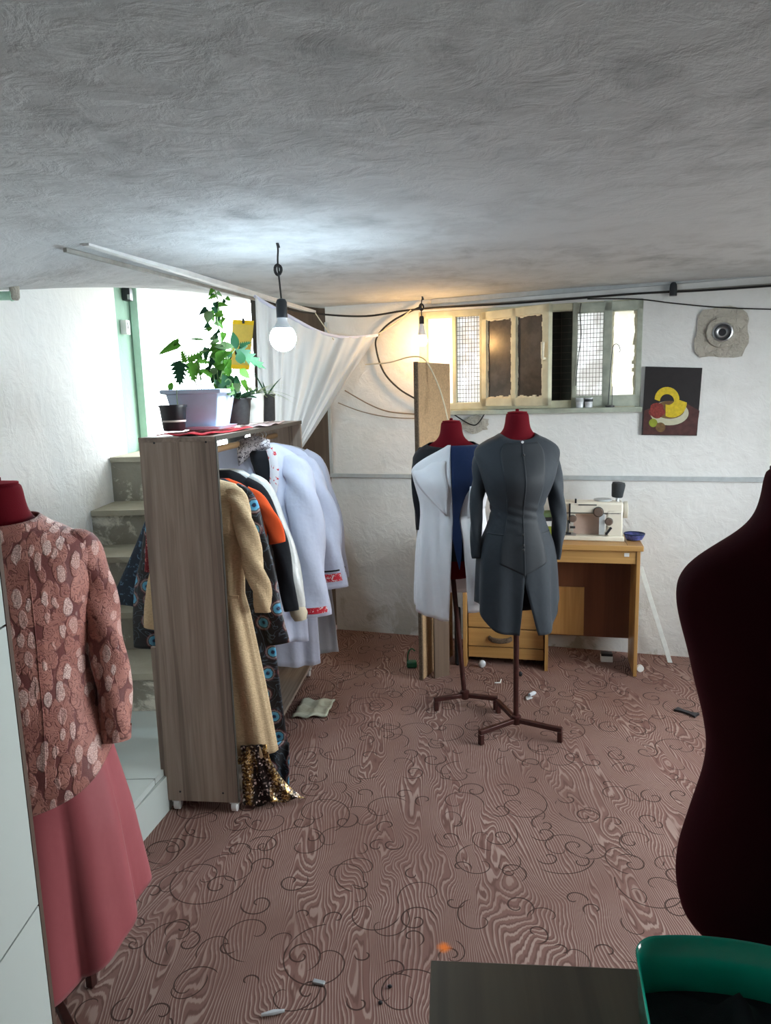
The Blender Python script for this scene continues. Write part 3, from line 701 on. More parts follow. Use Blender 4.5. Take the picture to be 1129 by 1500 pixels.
t = thing('lamp_socket', 'black bulb socket hanging on the wall above the fruit picture', 'lamp socket', p)
MB().lathe([(0.003, 0.025), (0.012, 0.022), (0.018, 0.01), (0.02, -0.005), (0.02, -0.05)], (0, 0, 0), 20).build('socket_shell', 'socket_black', t)
MB().tube([(0, 0, 0.02), (0.005, 0.02, 0.03), (0.06, 0.024, 0.02)], 0.004).build('lead', 'cable_black', t)
t = thing('water_pipe', 'pale green pipe with valve on stair wall at far left', 'pipe', at(0, 433, 3.08))
MB().tube([(-0.09, 0, 0), (0.05, 0, -0.002)], 0.018, 12).tube([(0.045, 0, -0.002), (0.052, 0, -0.002)], 0.022, 12).build('pipe_run', 'pipe_green', t)
MB().lathe([(0.012, -0.03), (0.018, -0.02), (0.02, 0.03), (0.014, 0.04)], (0.062, 0, 0.01), 12).build('valve', 'grey_cement', t)
p = at(184, 480, 4.78)
t = thing('light_switch', 'small white switch box on the green door reveal', 'switch', (-1.645, 4.76, p.z))
MB().box((0, 0, 0), (0.04, 0.07, 0.09)).build('switch_box', 'white_plastic', t, bevel=0.004)
MB().box((0.022, 0, 0.01), (0.006, 0.03, 0.04)).build('rocker', 'grey_conduit', t)
p = at(187, 430, 4.78)
t = thing('door_closer', 'black bracket device at the top of the green door frame', 'bracket', (-1.635, 4.82, p.z))
MB().box((0, 0, 0), (0.05, 0.06, 0.08)).build('bracket_body', 'black_plastic', t, bevel=0.004)
MB().box((0.02, -0.032, -0.02), (0.02, 0.006, 0.03)).build('plate', 'metal', t)

# ------------------------------------------------------------------ things on the back wall
# flue vent in its rough cement patch
sv, zv = onwall(1057, 487)
t = thing('flue_vent', 'round grey metal flue vent in rough square cement patch on wall', 'vent', wallpt(sv, zv), WA)
R = random.Random(4); poly = []
for k in range(28):
    a = 2 * PI * k / 28; rr = 0.135 / max(abs(math.cos(a)), abs(math.sin(a)), 0.82) * (0.92 + 0.14 * R.random())
    poly.append((rr * math.cos(a), rr * math.sin(a)))
MB().slab(poly, -0.012, 0.0).build('cement_patch', 'grey_cement', t)
mb = MB(); mb.lathe([(0.085, -0.012), (0.082, -0.026), (0.062, -0.030), (0.05, -0.026)], (0, 0, 0), 28, 'y', False); mb.build('cement_ring', 'grey_cement', t)
mb = MB(); mb.lathe([(0.052, -0.014), (0.052, -0.034), (0.045, -0.036), (0.040, -0.020), (0.034, -0.030), (0.028, -0.018), (0.02, -0.016)], (0, 0, 0), 28, 'y', False); mb.build('metal_collar', 'metal', t)
MB().lathe([(0.03, -0.016), (0.001, -0.0155)], (0, 0, 0), 24, 'y').build('flue_hole', 'black_plastic', t)
# still life picture
c4 = [onwall(*q) for q in ((945, 537), (1028, 539), (1020, 638), (939, 637))]
so, zo = c4[3]
t = thing('picture', 'unframed dark still life picture of bananas on a plate hung right of window', 'picture', wallpt(so, zo), WA)
q4 = [(a - so, b_ - zo) for a, b_ in c4]
MB().slab(list(reversed(q4)), -0.018, -0.002).build('canvas', 'paint_dark', t, smooth=False)
def pic(x, y): 
    a, b_ = onwall(x, y, 0.019); return (a - so, b_ - zo)
def pslab(name, pts, mat, k): MB().slab([pic(*q) for q in pts], -0.0186 - k * 0.0004, -0.0180).build(name, mat, t, smooth=False)
# crop scale: 4.197 px per photo px, crop origin (860, 380)
def cp(pts): return [(860 + x / 4.197, 380 + y / 4.197) for x, y in pts]
pslab('painted_tablecloth', cp([(342, 1075), (350, 930), (420, 900), (600, 880), (690, 930), (668, 1080)]), 'paint_brown', 0)
pslab('painted_plate', cp([(400 + 110 * 1.0 * 0 + 505 - 400 + 118 * math.cos(a), 945 + 75 * math.sin(a)) for a in [i * 2 * PI / 28 for i in range(28)]]), 'paint_plate', 1)
pslab('painted_basket', cp([(505 + 92 * math.cos(a), 925 + 55 * math.sin(a)) for a in [i * 2 * PI / 24 for i in range(24)]]), 'paint_tan', 2)
def crescent(cx_, cy_, r0, r1, a0, a1, dx=0, dy=0):
    o_ = [(cx_ + r1 * math.cos(a), cy_ + r1 * math.sin(a)) for a in [rad(a0 + (a1 - a0) * i / 14) for i in range(15)]]
    i_ = [(cx_ + dx + r0 * math.cos(a), cy_ + dy + r0 * math.sin(a)) for a in [rad(a1 + (a0 - a1) * i / 14) for i in range(15)]]
    return cp(o_ + i_)
pslab('painted_banana', crescent(490, 860, 44, 76, 180, 370, 0, 12), 'paint_yellow', 3)
pslab('painted_banana', crescent(520, 880, 40, 92, 0, 115, -22, -26), 'paint_yellow', 4)
pslab('painted_grapes', cp([(428 + 48 * math.cos(a) * (1 + 0.12 * math.sin(5 * a)), 930 + 48 * math.sin(a)) for a in [i * 2 * PI / 24 for i in range(24)]]), 'paint_red', 5)
pslab('painted_apple', cp([(405 + 26 * math.cos(a), 1005 + 26 * math.sin(a)) for a in [i * 2 * PI / 20 for i in range(20)]]), 'paint_green', 6)
pslab('painted_peach', cp([(450 + 30 * math.cos(a), 1032 + 30 * math.sin(a)) for a in [i * 2 * PI / 20 for i in range(20)]]), 'paint_tan', 7)
# on the window sill
s_, z_ = onwall(848, 590, 0.02)
for k, (px, mt, lab) in enumerate(((849, 'clear_wrap', 'dull glass cup standing on window sill, left of the pair'), (862, 'clear_wrap', 'dull glass cup on window sill beside the wire hook stand'))):
    s_, _z = onwall(px, 590, 0.02); t = thing('glass_cup', lab, 'cup', wallpt(s_, WZ0, 0.022), 0)
    MB().lathe([(0.018, 0.0), (0.021, 0.002), (0.024, 0.058), (0.022, 0.058), (0.0195, 0.004)], (0, 0, 0), 18).build('cup_wall', mt, t)
    MB().lathe([(0.0245, 0.035), (0.025, 0.036), (0.025, 0.05), (0.0245, 0.051)], (0, 0, 0), 18, 'z', False).build('band', 'grey_conduit' if k == 0 else 'socket_black', t)
s_, _z = onwall(893, 594, 0.03)
t = thing('hook_stand', 'black wire hook stand with round base on window sill', 'stand', wallpt(s_, WZ0, 0.022))
MB().lathe([(0.02, 0), (0.027, 0.002), (0.027, 0.01), (0.012, 0.014)], (0, 0, 0), 20).build('base', 'black_plastic', t)
MB().tube(smoothpath([(-0.01, 0, 0.01), (-0.002, 0, 0.2), (0.008, 0, 0.335), (0.024, 0, 0.362), (0.044, 0, 0.352), (0.052, 0, 0.325), (0.045, 0, 0.315)], 5), 0.0022).build('hook_wire', 'dark_metal', t)
MB().tube([(0.012, 0, 0.01), (0.012, 0, 0.12)], 0.0022).build('short_wire', 'dark_metal', t)
# cracked plaster under the window
s_, z_ = onwall(695, 622)
t = tag(MB().slab([(0.1 * math.cos(a) * (0.7 + 0.4 * R.random()), 0.06 * math.sin(a) * (0.7 + 0.4 * R.random())) for a in [i * 2 * PI / 22 for i in range(22)]], -0.008, 0.0).build('plaster_patch', 'grey_cement', loc=wallpt(s_, z_), rotz=WA), 'rough cream plaster patch where cables enter wall below window', 'plaster')

# ------------------------------------------------------------------ sheer curtain
TOP = smoothpath([at(373, 434, 3.92), at(396, 448, 4.0), at(425, 464, 4.1), at(470, 487, 4.3), at(510, 494, 4.44), at(553, 491, 4.55)], 9)
BOT0, BOT1 = Vector((-0.73, 4.16, 1.20)), at(443, 655, 4.17)
mb = MB(); rows = []; nt_ = 46
for j in range(nt_ + 1):
    t_ = j / nt_; row = []
    for i in range(len(TOP) * 2 - 1):
        s_ = i / (len(TOP) * 2 - 2); k = s_ * (len(TOP) - 1); a = int(min(k, len(TOP) - 2)); tp = TOP[a].lerp(TOP[a + 1], k - a)
        bt = BOT0.lerp(BOT1, s_ ** 0.8)
        p = tp.lerp(bt, t_)
        env = math.sin(PI * min(1, t_ * 1.1 + 0.06)) * 0.5 + 0.5
        f = (math.sin(s_ * 58 + 1.3 * math.sin(t_ * 3)) * 0.014 + math.sin(s_ * 23 + t_ * 2 + 1) * 0.018 + math.sin(s_ * 101 - t_ * 3) * 0.006) * env
        p = p + Vector((0.35, -0.94, 0)) * f
        p.z -= 0.03 * math.sin(PI * s_) * t_ * (1 - t_)
        row.append(p)
    rows.append(row)
base = Vector((-0.45, 4.15, 1.3))
mb.rings([[p - base for p in r_] for r_ in rows], False)
t = thing('curtain', 'white sheer curtain slung diagonally from the ceiling between stair and room', 'curtain', base)
mb.build('drape', 'sheer_curtain', t, angle=180)
MB().tube([p - base for p in TOP], 0.009, 8).build('hem_casing', 'white_cotton', t)

# ------------------------------------------------------------------ chipboard panel standing on edge
A = Vector((0.190, 3.89)); B = Vector((0.395, 4.262)); dr = (B - A); ln = dr.length; ang = math.atan2(dr.y, dr.x)
t = thing('chipboard_panel', 'tall upright chipboard panel standing on the floor behind the white draped mannequin', 'panel', (A.x, A.y, 0), ang)
MB().box((ln / 2, 0.006, 0.89), (ln, 0.018, 1.78)).build('board', 'chipboard', t, bevel=0.002)
MB().box((-0.008, 0.006, 0.89), (0.016, 0.020, 1.782)).build('edge_strip', 'chipboard_edge', t)
t2 = tag(MB().box((0, 0, 0.0), (0.10, 0.012, 0.42)).build('wood_strip', 'brown_wood', loc=(0.30, 3.925, 0.21), rotz=0.5), 'grey brown plank standing against foot of the chipboard panel', 'plank')
t2 = tag(MB().box((0, 0, 0.18), (0.035, 0.03, 0.36)).build('black_filler', 'black_cloth', loc=(0.412, 4.10, 0), rotz=0.6, bevel=0.01), 'black narrow block between chipboard panel and desk drawers', 'bag')  # narrow black block filling the gap between board and drawers

# ------------------------------------------------------------------ desk
DO = Vector((0.436, 4.053, 0)); DA = math.atan2(-0.228, 0.973)
DX = Vector((math.cos(DA), math.sin(DA), 0)); DYv = Vector((-math.sin(DA), math.cos(DA), 0))
def dk(x, y, z): return DO + DX * x + DYv * y + Vector((0, 0, z))
desk = thing('desk', 'light wood sewing desk with left drawers against the back wall', 'desk', DO, DA)
MB().box((0.485, 0.155, 0.746), (1.02, 0.33, 0.03)).build('desk_top', 'desk_wood', desk, bevel=0.003)
for x in (0.01, 0.482, 0.972): MB().box((x, 0.165, 0.366), (0.02, 0.30, 0.73)).build('side_panel', 'desk_wood_upright', desk, bevel=0.002)
MB().box((0.727, 0.030, 0.690), (0.468, 0.016, 0.075)).build('apron', 'desk_wood', desk, bevel=0.002)
MB().box((0.727, 0.30, 0.42), (0.468, 0.012, 0.58)).build('back_panel', 'desk_back', desk)
MB().box((0.60, 0.285, 0.29), (0.20, 0.010, 0.30)).build('lit_back_patch', 'desk_wood_upright', desk)  # paler board standing in for a lit patch of the back panel
MB().box((0.246, 0.20, 0.06), (0.448, 0.20, 0.05)).build('plinth', 'desk_wood', desk)
MB().box((0.246, 0.19, 0.39), (0.448, 0.21, 0.60)).build('carcass', 'desk_back', desk)
for (z0, z1, hd) in ((0.045, 0.110, False), (0.116, 0.225, True), (0.232, 0.44, False), (0.447, 0.66, True)):
    dw = MB().box((0.246, 0.075, (z0 + z1) / 2), (0.44, 0.018, z1 - z0)).build('drawer', 'desk_wood', desk, bevel=0.002)
    if hd:
        zc = (z0 + z1) / 2
        MB().tube(smoothpath([(0.15, 0.064, zc), (0.17, 0.046, zc - 0.006), (0.215, 0.040, zc - 0.01), (0.26, 0.046, zc - 0.006), (0.28, 0.064, zc)], 4), [0.010] * 17, 8, True, 1.6, (0, 0, 1)).build('handle', 'chipboard_edge', dw)
MB().box((0.91, 0.0205, 0.705), (0.026, 0.006, 0.020)).build('sticker', 'white_plastic', desk)

# sewing machine
SMP = dk(0.535, 0.11, 0.761); sm = thing('sewing_machine', 'cream domestic sewing machine with brown dials on the wooden desk', 'sewing machine', SMP, DA - 0.03)
MB().box((0.18, 0.075, 0.014), (0.375, 0.15, 0.028)).build('bed', 'machine_cream', sm, bevel=0.006)
MB().box((0.315, 0.075, 0.10), (0.085, 0.12, 0.15)).build('column', 'machine_cream', sm, bevel=0.008)
MB().box((0.185, 0.075, 0.185), (0.35, 0.115, 0.07)).build('arm', 'machine_cream', sm, bevel=0.012)
MB().box((0.055, 0.075, 0.150), (0.09, 0.10, 0.075)).build('head', 'machine_cream', sm, bevel=0.008)
MB().box((0.175, 0.070, 0.088), (0.17, 0.006, 0.12)).build('thread_panel', 'machine_panel', sm)
MB().box((0.185, 0.0165, 0.158), (0.32, 0.003, 0.004)).build('groove', 'dark_metal', sm)
MB().box((0.245, 0.0155, 0.095), (0.03, 0.004, 0.12)).build('front_strip', 'grey_conduit', sm)
for (x, z, r) in ((0.225, 0.166, 0.026), (0.085, 0.125, 0.019), (0.283, 0.112, 0.020)):
    dl = MB().lathe([(r, 0.0), (r, -0.012), (r * 0.85, -0.016), (r * 0.3, -0.017)], (x, 0.016, z), 24, 'y').build('dial', 'machine_dial', sm)
    MB().lathe([(r * 1.12, 0.001), (r * 1.12, -0.004), (r, -0.005)], (x, 0.016, z), 24, 'y').build('dial_ring', 'dark_metal', dl)
MB().box((0.283, 0.014, 0.058), (0.012, 0.006, 0.05), Matrix.Rotation(0.6, 3, 'Y')).build('stitch_lever', 'black_plastic', sm)
MB().lathe([(0.045, 0.0), (0.048, 0.004), (0.048, 0.022), (0.03, 0.026)], (0.362, 0.075, 0.172), 24, 'x').build('handwheel', 'machine_cream', sm)
MB().box((0.068, 0.012, 0.155), (0.009, 0.006, 0.115)).build('thread_slot', 'black_plastic', sm)
MB().box((0.10, 0.03, 0.223), (0.010, 0.02, 0.03)).build('take_up_lever', 'black_plastic', sm)
MB().tube([(0.060, 0.05, 0.115), (0.060, 0.05, 0.035)], 0.005).box((0.062, 0.045, 0.034), (0.03, 0.03, 0.008)).box((0.085, 0.045, 0.07), (0.03, 0.012, 0.012)).build('needle_bar', 'dark_metal', sm)
MB().box((0.07, 0.05, 0.0295), (0.07, 0.09, 0.003)).build('needle_plate', 'metal', sm)
MB().lathe([(0.05, 0), (0.05, 0.01), (0.03, 0.014)], (0.25, 0.10, 0.218), 20).build('bobbin_winder', 'grey_conduit', sm)
MB().tube([(0.33, 0.08, 0.215), (0.33, 0.08, 0.24)], 0.01).build('spool_pin', 'metal', sm)
MB().box((0.165, 0.0155, 0.205), (0.10, 0.003, 0.006)).build('name_strip', 'dark_metal', sm)
cp_ = SMP + DX * 0.33 + DYv * 0.08
mb = MB(); mb.lathe([(0.028, 0.0), (0.031, 0.004), (0.038, 0.07), (0.034, 0.084), (0.012, 0.088)], (0, 0, 0), 24)
o = mb.build('thread_cone', 'thread_black', loc=(cp_.x, cp_.y, 0.761 + 0.241)); o.rotation_euler = (0.05, 0.08, 0); tag(o, 'dark grey cone of thread on top of the sewing machine', 'thread')
t = thing('bowl', 'small blue patterned bowl on right end of the desk', 'bowl', dk(0.962, 0.16, 0.761))
MB().lathe([(0.03, 0), (0.044, 0.006), (0.056, 0.03), (0.056, 0.034), (0.052, 0.032), (0.04, 0.010), (0.002, 0.008)], (0, 0, 0), 24).build('bowl_shell', 'blue_pattern', t)
mb = MB(); mb.lathe([(0.054, 0.033), (0.058, 0.034), (0.058, 0.04), (0.054, 0.040)], (0, 0, 0), 24, 'z', False); mb.build('rim', 'navy', t)
solo('thread_strand', 'dark thread end hanging over desk front below the blue bowl', 'thread', [dk(0.905, 0.14, 0.764), dk(0.91, 0.06, 0.764), dk(0.91, 0.0, 0.765)], 0.0012, 'cable_black', 6, 3)
bx = dk(0.455, 0.22, 0.761)
for k, (h, m_, lab, mbd) in enumerate(((0.012, 'black_plastic', 'black flat case at the bottom of pile left of sewing machine', 0), (0.055, 'green_book', 'olive green box in the pile left of the sewing machine', 1), (0.03, 'white_plastic', 'white box in the pile left of the sewing machine', 2), (0.022, 'black_plastic', 'black flat box near the top of pile left of sewing machine', 3), (0.026, 'leaf_pale', 'pale green box topmost of pile left of sewing machine', 4))):
    zz = 0.761 + (0, 0.0125, 0.068, 0.0985, 0.121)[k]
    tag(MB().box((0, 0, h / 2), (0.13 - 0.006 * k, 0.10, h)).build('box', m_, loc=(bx.x, bx.y, zz), rotz=DA + 0.05 * k, bevel=0.003), lab, 'box', 'boxes piled beside the sewing machine')
t = thing('scissors', 'brown handled scissors lying on desk left of sewing machine', 'scissors', dk(0.475, 0.06, 0.762), DA)
for s_ in (-1, 1):
    MB().tube([Vector((-0.02 + 0.022 * math.cos(a), s_ * 0.018 + 0.014 * math.sin(a), 0.004)) for a in [i * 2 * PI / 14 for i in range(15)]], 0.004).build('finger_loop', 'chipboard_edge', t)
MB().box((0.04, 0.0, 0.004), (0.08, 0.010, 0.004)).build('blades', 'dark_metal', t)

# things under and beside the desk
t = thing('power_block', 'white and black power block on floor under the desk', 'power block', flo(888, 968), DA)
MB().box((0, 0, 0.018), (0.07, 0.05, 0.036)).build('case', 'white_plastic', t, bevel=0.004)
MB().box((0, -0.002, 0.045), (0.066, 0.05, 0.016)).build('lid', 'black_plastic', t, bevel=0.003)
a = at(983, 973, 0); pb = flo(981, 971); pt_ = at(938, 833, 0); 
top = wallpt(onwall(938, 830, 0.02)[0], onwall(938, 830, 0.02)[1], 0.025)
top = dk(0.995, 0.24, 0.56); top = at(938, 830, 4.12)
d = top - pb
mb = MB(); sd = Vector((0.9, -0.2, 0)); 
mb.rings([[Vector((0, 0, 0)) + k + sd * (i * 0.014) + Vector((0.2, 0.9, 0)) * (j * 0.008) for i, j in ((-1, -1), (1, -1), (1, 1), (-1, 1))] for k in (Vector((0, 0, 0.004)), d)], True, True, True)
tag(mb.build('plank', 'white_paint_wood', loc=pb, bevel=0.001), 'narrow white painted plank leaning on right side of the desk', 'plank')
p = flo(935, 985)
tag(MB().lathe([(0.008, 0), (0.02, 0.002), (0.02, 0.02), (0.008, 0.02)], (0, 0, 0), 18, 'y').build('tape_roll', 'white_plastic', loc=(p.x + 0.012, p.y, 0.021)), 'small white roll on floor at the desk right leg', 'tape roll')

# ------------------------------------------------------------------ mannequins
TORSO = [  # z, half width, half depth, y offset
    (1.520, 0.030, 0.030, 0), (1.518, 0.048, 0.048, 0), (1.500, 0.052, 0.053, 0), (1.465, 0.055, 0.056, 0), (1.435, 0.064, 0.062, 0.004),
    (1.415, 0.088, 0.068, 0.008), (1.400, 0.122, 0.076, 0.010), (1.385, 0.155, 0.082, 0.010), (1.365, 0.178, 0.088, 0.008), (1.335, 0.188, 0.096, 0.002),
    (1.29, 0.182, 0.108, -0.008), (1.24, 0.168, 0.120, -0.018), (1.19, 0.155, 0.118, -0.018), (1.13, 0.132, 0.100, -0.004), (1.07, 0.119, 0.090, 0.0),
    (1.02, 0.124, 0.095, 0.0), (0.95, 0.140, 0.106, 0.004), (0.88, 0.155, 0.116, 0.008), (0.83, 0.158, 0.118, 0.008), (0.78, 0.148, 0.110, 0.006), (0.75, 0.128, 0.096, 0.004), (0.735, 0.09, 0.07, 0.0), (0.730, 0.03, 0.03, 0)]
SLIM = [(a[0], a[1] - 0.020 * math.exp(-((a[0] - 1.07) / 0.07) ** 2), a[2] - 0.008 * math.exp(-((a[0] - 1.07) / 0.07) ** 2), a[3]) for a in TORSO]
def interp(P, z):
    q = [interp0(P, z + k) for k in (-0.02, -0.01, 0.0, 0.01, 0.02)] if P[-1][0] + 0.05 < z < P[0][0] - 0.03 else [interp0(P, z)]
    return tuple(sum(c) / len(q) for c in zip(*q))
def interp0(P, z):
    if z >= P[0][0]: return P[0][1:]
    for a, b_ in zip(P, P[1:]):
        if z >= b_[0]:
            t_ = (a[0] - z) / (a[0] - b_[0]); 
            return tuple(u + (w - u) * t_ for u, w in zip(a[1:], b_[1:]))
    return P[-1][1:]
def surf_pt(P, z, th, off=0.0):
    a, b_, oy = interp(P, z); return Vector(((a + off) * math.cos(th), oy + (b_ + off) * math.sin(th), z))
def cloth_surface(P, ztop, zbot, th0, th1, off=0.008, nth=64, nz=40, fold=None, close=False, mb=None, shift=None):
    """a garment piece that follows the body profile between two angles; the ends may be functions of angle or height"""
    mb = mb or MB(); rows = []
    F = lambda v, q: v(q) if callable(v) else v
    for j in range(nz + 1):
        row = []
        for i in range(nth + (0 if close else 1)):
            u = i / nth
            thm = F(th0, 1.2) + (F(th1, 1.2) - F(th0, 1.2)) * u
            zt, zb = F(ztop, thm), F(zbot, thm); z = zt + (zb - zt) * j / nz
            th = F(th0, z) + (F(th1, z) - F(th0, z)) * u
            o = off + (fold(z, th) if fold else 0)
            p = surf_pt(P, z, th, o)
            if shift: p = p + shift(z, u)
            row.append(p)
        rows.append(row)
    mb.rings(rows, close); return mb
def mannequin(label, loc, rotz, leg_angles, dz=0.0, mat='velvet', leg_len=0.17, lean=(0, 0), prof=None):
    prof = prof or SLIM
    t = thing('mannequin', label, 'mannequin', loc, rotz)
    mb = MB(); rr = []
    zs = [1.520, 1.518]; zs += [1.51 - i * 0.012 for i in range(64)] + [0.742, 0.735, 0.730]
    for z in zs:
        rr.append([surf_pt(prof, z, 2 * PI * i / 40) + Vector((0, 0, dz)) for i in range(40)])
    mb.rings(rr, True, True, True); to = mb.build('torso', mat, t, subsurf=1, angle=180)
    MB().lathe([(0.044, 1.519 + dz), (0.044, 1.523 + dz), (0.02, 1.526 + dz)], (0, 0, 0), 24).lathe([(0.008, 1.52 + dz), (0.008, 1.535 + dz), (0.003, 1.537 + dz)], (0, 0, 0), 12).build('neck_cap', mat, t)
    MB().tube([(lean[0], lean[1], 0.04), (0, 0, 0.74 + dz)], 0.013, 14).build('pole', 'stand_metal', t)
    MB().lathe([(0.022, 0.045), (0.024, 0.05), (0.024, 0.085), (0.016, 0.09)], (lean[0], lean[1], 0), 16).build('collar', 'stand_metal', t)
    for a in leg_angles:
        c = Vector((math.cos(a), math.sin(a), 0)); rz = Matrix.Rotation(a, 3, 'Z'); L0 = Vector((lean[0], lean[1], 0))
        lg = MB().box(L0 + c * (leg_len / 2) + Vector((0, 0, 0.062)), (leg_len, 0.022, 0.022), rz).build('leg', 'stand_metal', t, bevel=0.003)
        MB().box(L0 + c * (leg_len - 0.010) + Vector((0, 0, 0.026)), (0.022, 0.022, 0.050), rz).build('foot', 'stand_metal', lg, bevel=0.002)
    return t
FR = -PI / 2
# -- the charcoal coat dress
D1 = Vector((0.598, 3.22, 0)); R1 = rad(4)
mannequin('burgundy velvet mannequin wearing the charcoal coat dress in front of desk', D1, R1, (rad(100), rad(-152), rad(-35)), 0.0, 'velvet', 0.225)
DP = [(1.43, 0.066, 0.064, 0.004), (1.415, 0.092, 0.070, 0.008), (1.400, 0.126, 0.078, 0.010), (1.385, 0.158, 0.084, 0.010), (1.365, 0.181, 0.090, 0.008), (1.335, 0.186, 0.098, 0.002),
      (1.29, 0.172, 0.112, -0.008), (1.24, 0.158, 0.124, -0.018), (1.19, 0.141, 0.122, -0.016), (1.12, 0.114, 0.104, -0.004), (1.07, 0.106, 0.095, 0.0), (1.00, 0.130, 0.108, 0.0), (0.93, 0.160, 0.124, 0.004),
      (0.86, 0.174, 0.132, 0.006), (0.74, 0.180, 0.142, 0.006), (0.62, 0.184, 0.152, 0.006), (0.5, 0.200, 0.158, 0.006)]
dress = thing('coat_dress', 'charcoal grey long sleeved coat dress with dark front panel on burgundy mannequin', 'dress', D1, R1)
def neckline(th):        # scooped at the front
    return 1.428 - 0.026 * max(0, math.sin(-th)) ** 3
def hem(th):
    s_ = abs(math.cos(th)); f = math.sin(th) < 0
    return 0.535 + 0.115 * s_ ** 3 if f else 0.60 + 0.05 * s_
def gap0(z): return FR + (0 if z > 0.78 else min(0.34, (0.78 - z) * 1.15))
def gap1(z): return FR + 2 * PI - (0 if z > 0.78 else min(0.12, (0.78 - z) * 0.5))
def fold1(z, th):
    k = max(0.0, min(1.0, (1.05 - z) / 0.4)); w = math.exp(-((z - 1.08) / 0.05) ** 2)
    return 0.012 * k * math.sin(5 * th + 1.2) + 0.005 * k * math.sin(11 * th) + 0.003 * w * math.sin(z * 160 + 5 * th)
cloth_surface(DP, neckline, hem, gap0, gap1, 0.010, 96, 60, fold1).build('bodice_and_skirt', 'charcoal', dress, angle=180, solid=0.003)
# front panel: dark placket widening to a point below the waist
def pl0(z): return FR - (0.60 if z < 1.12 else 0.60 - (z - 1.12) * 0.35)
def pl1(z): return FR + (0.60 if z < 1.12 else 0.60 - (z - 1.12) * 0.35)
cloth_surface(DP, lambda th: 1.392, lambda th: 0.862 - 0.055 * (1 - abs(th - FR) / 0.6), pl0, pl1, 0.0122, 20, 60, fold1).build('front_panel', 'charcoal_panel', dress, angle=180, solid=0.002)
cloth_surface(DP, 1.385, 0.80, FR - 0.016, FR + 0.016, 0.0140, 3, 40, fold1).build('button_placket', 'charcoal_panel', dress, angle=180, solid=0.002)
cloth_surface(DP, 0.990, 0.984, FR - 1.35, FR + 1.35, 0.0118, 30, 2, fold1).build('waist_seam', 'charcoal_panel', dress, angle=180, solid=0.002)
for z in (1.395, 1.34, 0.99, 0.945, 0.925):
    p = surf_pt(DP, z, FR + (0.0 if z > 1.2 else -0.03), 0.020)
    MB().lathe([(0.006, 0.0), (0.006, -0.003), (0.002, -0.004)], p, 12, 'y').build('button', 'clear_wrap' if z in (1.395,) else 'dark_metal', dress)
def sleeve(pts, radii, parent, mat, flat=0.55, name='sleeve', side=(0, 1, 0), n=20, wr=0.004, cuff=None):
    P_ = smoothpath(pts, 8); k = len(P_); m = len(radii) - 1; rr = []
    for i in range(k):
        q = i / (k - 1) * m; a = int(min(q, m - 1)); rr.append(radii[a] + (radii[a + 1] - radii[a]) * (q - a))
    mb = MB(); R = []; ref = Vector(side)
    for i, p in enumerate(P_):
        t_ = (P_[min(i + 1, k - 1)] - P_[max(i - 1, 0)]).normalized(); a = (ref - t_ * ref.dot(t_)).normalized(); b_ = t_.cross(a)
        ring = []
        for j in range(n):
            an = 2 * PI * j / n; r_ = rr[i] + wr * math.sin(3 * an + i * 0.5) * min(1, i / 6)
            ring.append(p + a * (r_ * flat * math.cos(an)) + b_ * (r_ * math.sin(an)))
        R.append(ring)
    mb.rings(R, True, True, False); return mb.build(name, mat, parent, angle=180, solid=0.003)
SLR = [0.030, 0.043, 0.039, 0.032, 0.026, 0.024, 0.020]
sleeve([(-0.125, 0.01, 1.350), (-0.152, 0.008, 1.318), (-0.166, 0.004, 1.24), (-0.183, 0.0, 1.13), (-0.191, -0.006, 1.0), (-0.188, -0.012, 0.868)], SLR, dress, 'charcoal', 0.95)
sleeve([(0.125, 0.01, 1.350), (0.152, 0.008, 1.318), (0.166, 0.004, 1.24), (0.184, 0.0, 1.13), (0.194, -0.006, 1.0), (0.186, -0.012, 0.845)], [0.030, 0.043, 0.040, 0.036, 0.034, 0.030, 0.010], dress, 'charcoal', 0.95)
cloth_surface(DP, 0.95, 0.64, FR - 1.2, FR + 1.2, -0.03, 24, 12, None).build('lining', 'black_cloth', dress, angle=180, solid=0.002)

# -- the white draped mannequin behind it
D2 = Vector((0.335, 3.555, 0)); R2 = rad(-4)
mannequin('burgundy velvet mannequin draped in white and navy cloth beside the chipboard panel', D2, R2, (rad(90), rad(-160), rad(-15)), -0.045, 'velvet', 0.17, (0.055, -0.03))
def dropP(P, dz): return [(a[0] + dz,) + a[1:] for a in P]
MP = dropP(DP, -0.045)
MPw = [(1.39, 0.06, 0.062, 0.004), (1.36, 0.13, 0.08, 0.008), (1.33, 0.176, 0.09, 0.006), (1.29, 0.189, 0.100, 0.0), (1.24, 0.182, 0.112, -0.008), (1.19, 0.170, 0.124, -0.018), (1.08, 0.142, 0.112, -0.004), (1.02, 0.140, 0.108, 0), (0.9, 0.155, 0.128, 0.004), (0.75, 0.168, 0.14, 0.004), (0.6, 0.178, 0.146, 0.004), (0.45, 0.182, 0.15, 0.004)]
coat = thing('toile_coat', 'half made white toile coat with navy lapel and black shoulder on mannequin', 'coat', D2, R2)
def f2(z, th): return 0.008 * max(0, min(1, (1.2 - z) / 0.4)) * math.sin(7 * th + 0.6) + 0.004 * math.sin(15 * th + z * 9) * max(0, min(1, (1.25 - z) / 0.3))
def pw(tab):
    def g(z):
        if z >= tab[0][0]: return FR + tab[0][1]
        for a, b_ in zip(tab, tab[1:]):
            if z >= b_[0]: return FR + a[1] + (b_[1] - a[1]) * (a[0] - z) / (a[0] - b_[0])
        return FR + tab[-1][1]
    return g
cloth_surface(MPw, lambda th: 1.372 - 0.02 * max(0, -math.sin(th)), 0.80, FR - 2.9, FR + 2.9, 0.007, 60, 24, None).build('black_bodice', 'black_cloth', coat, angle=180, solid=0.002)
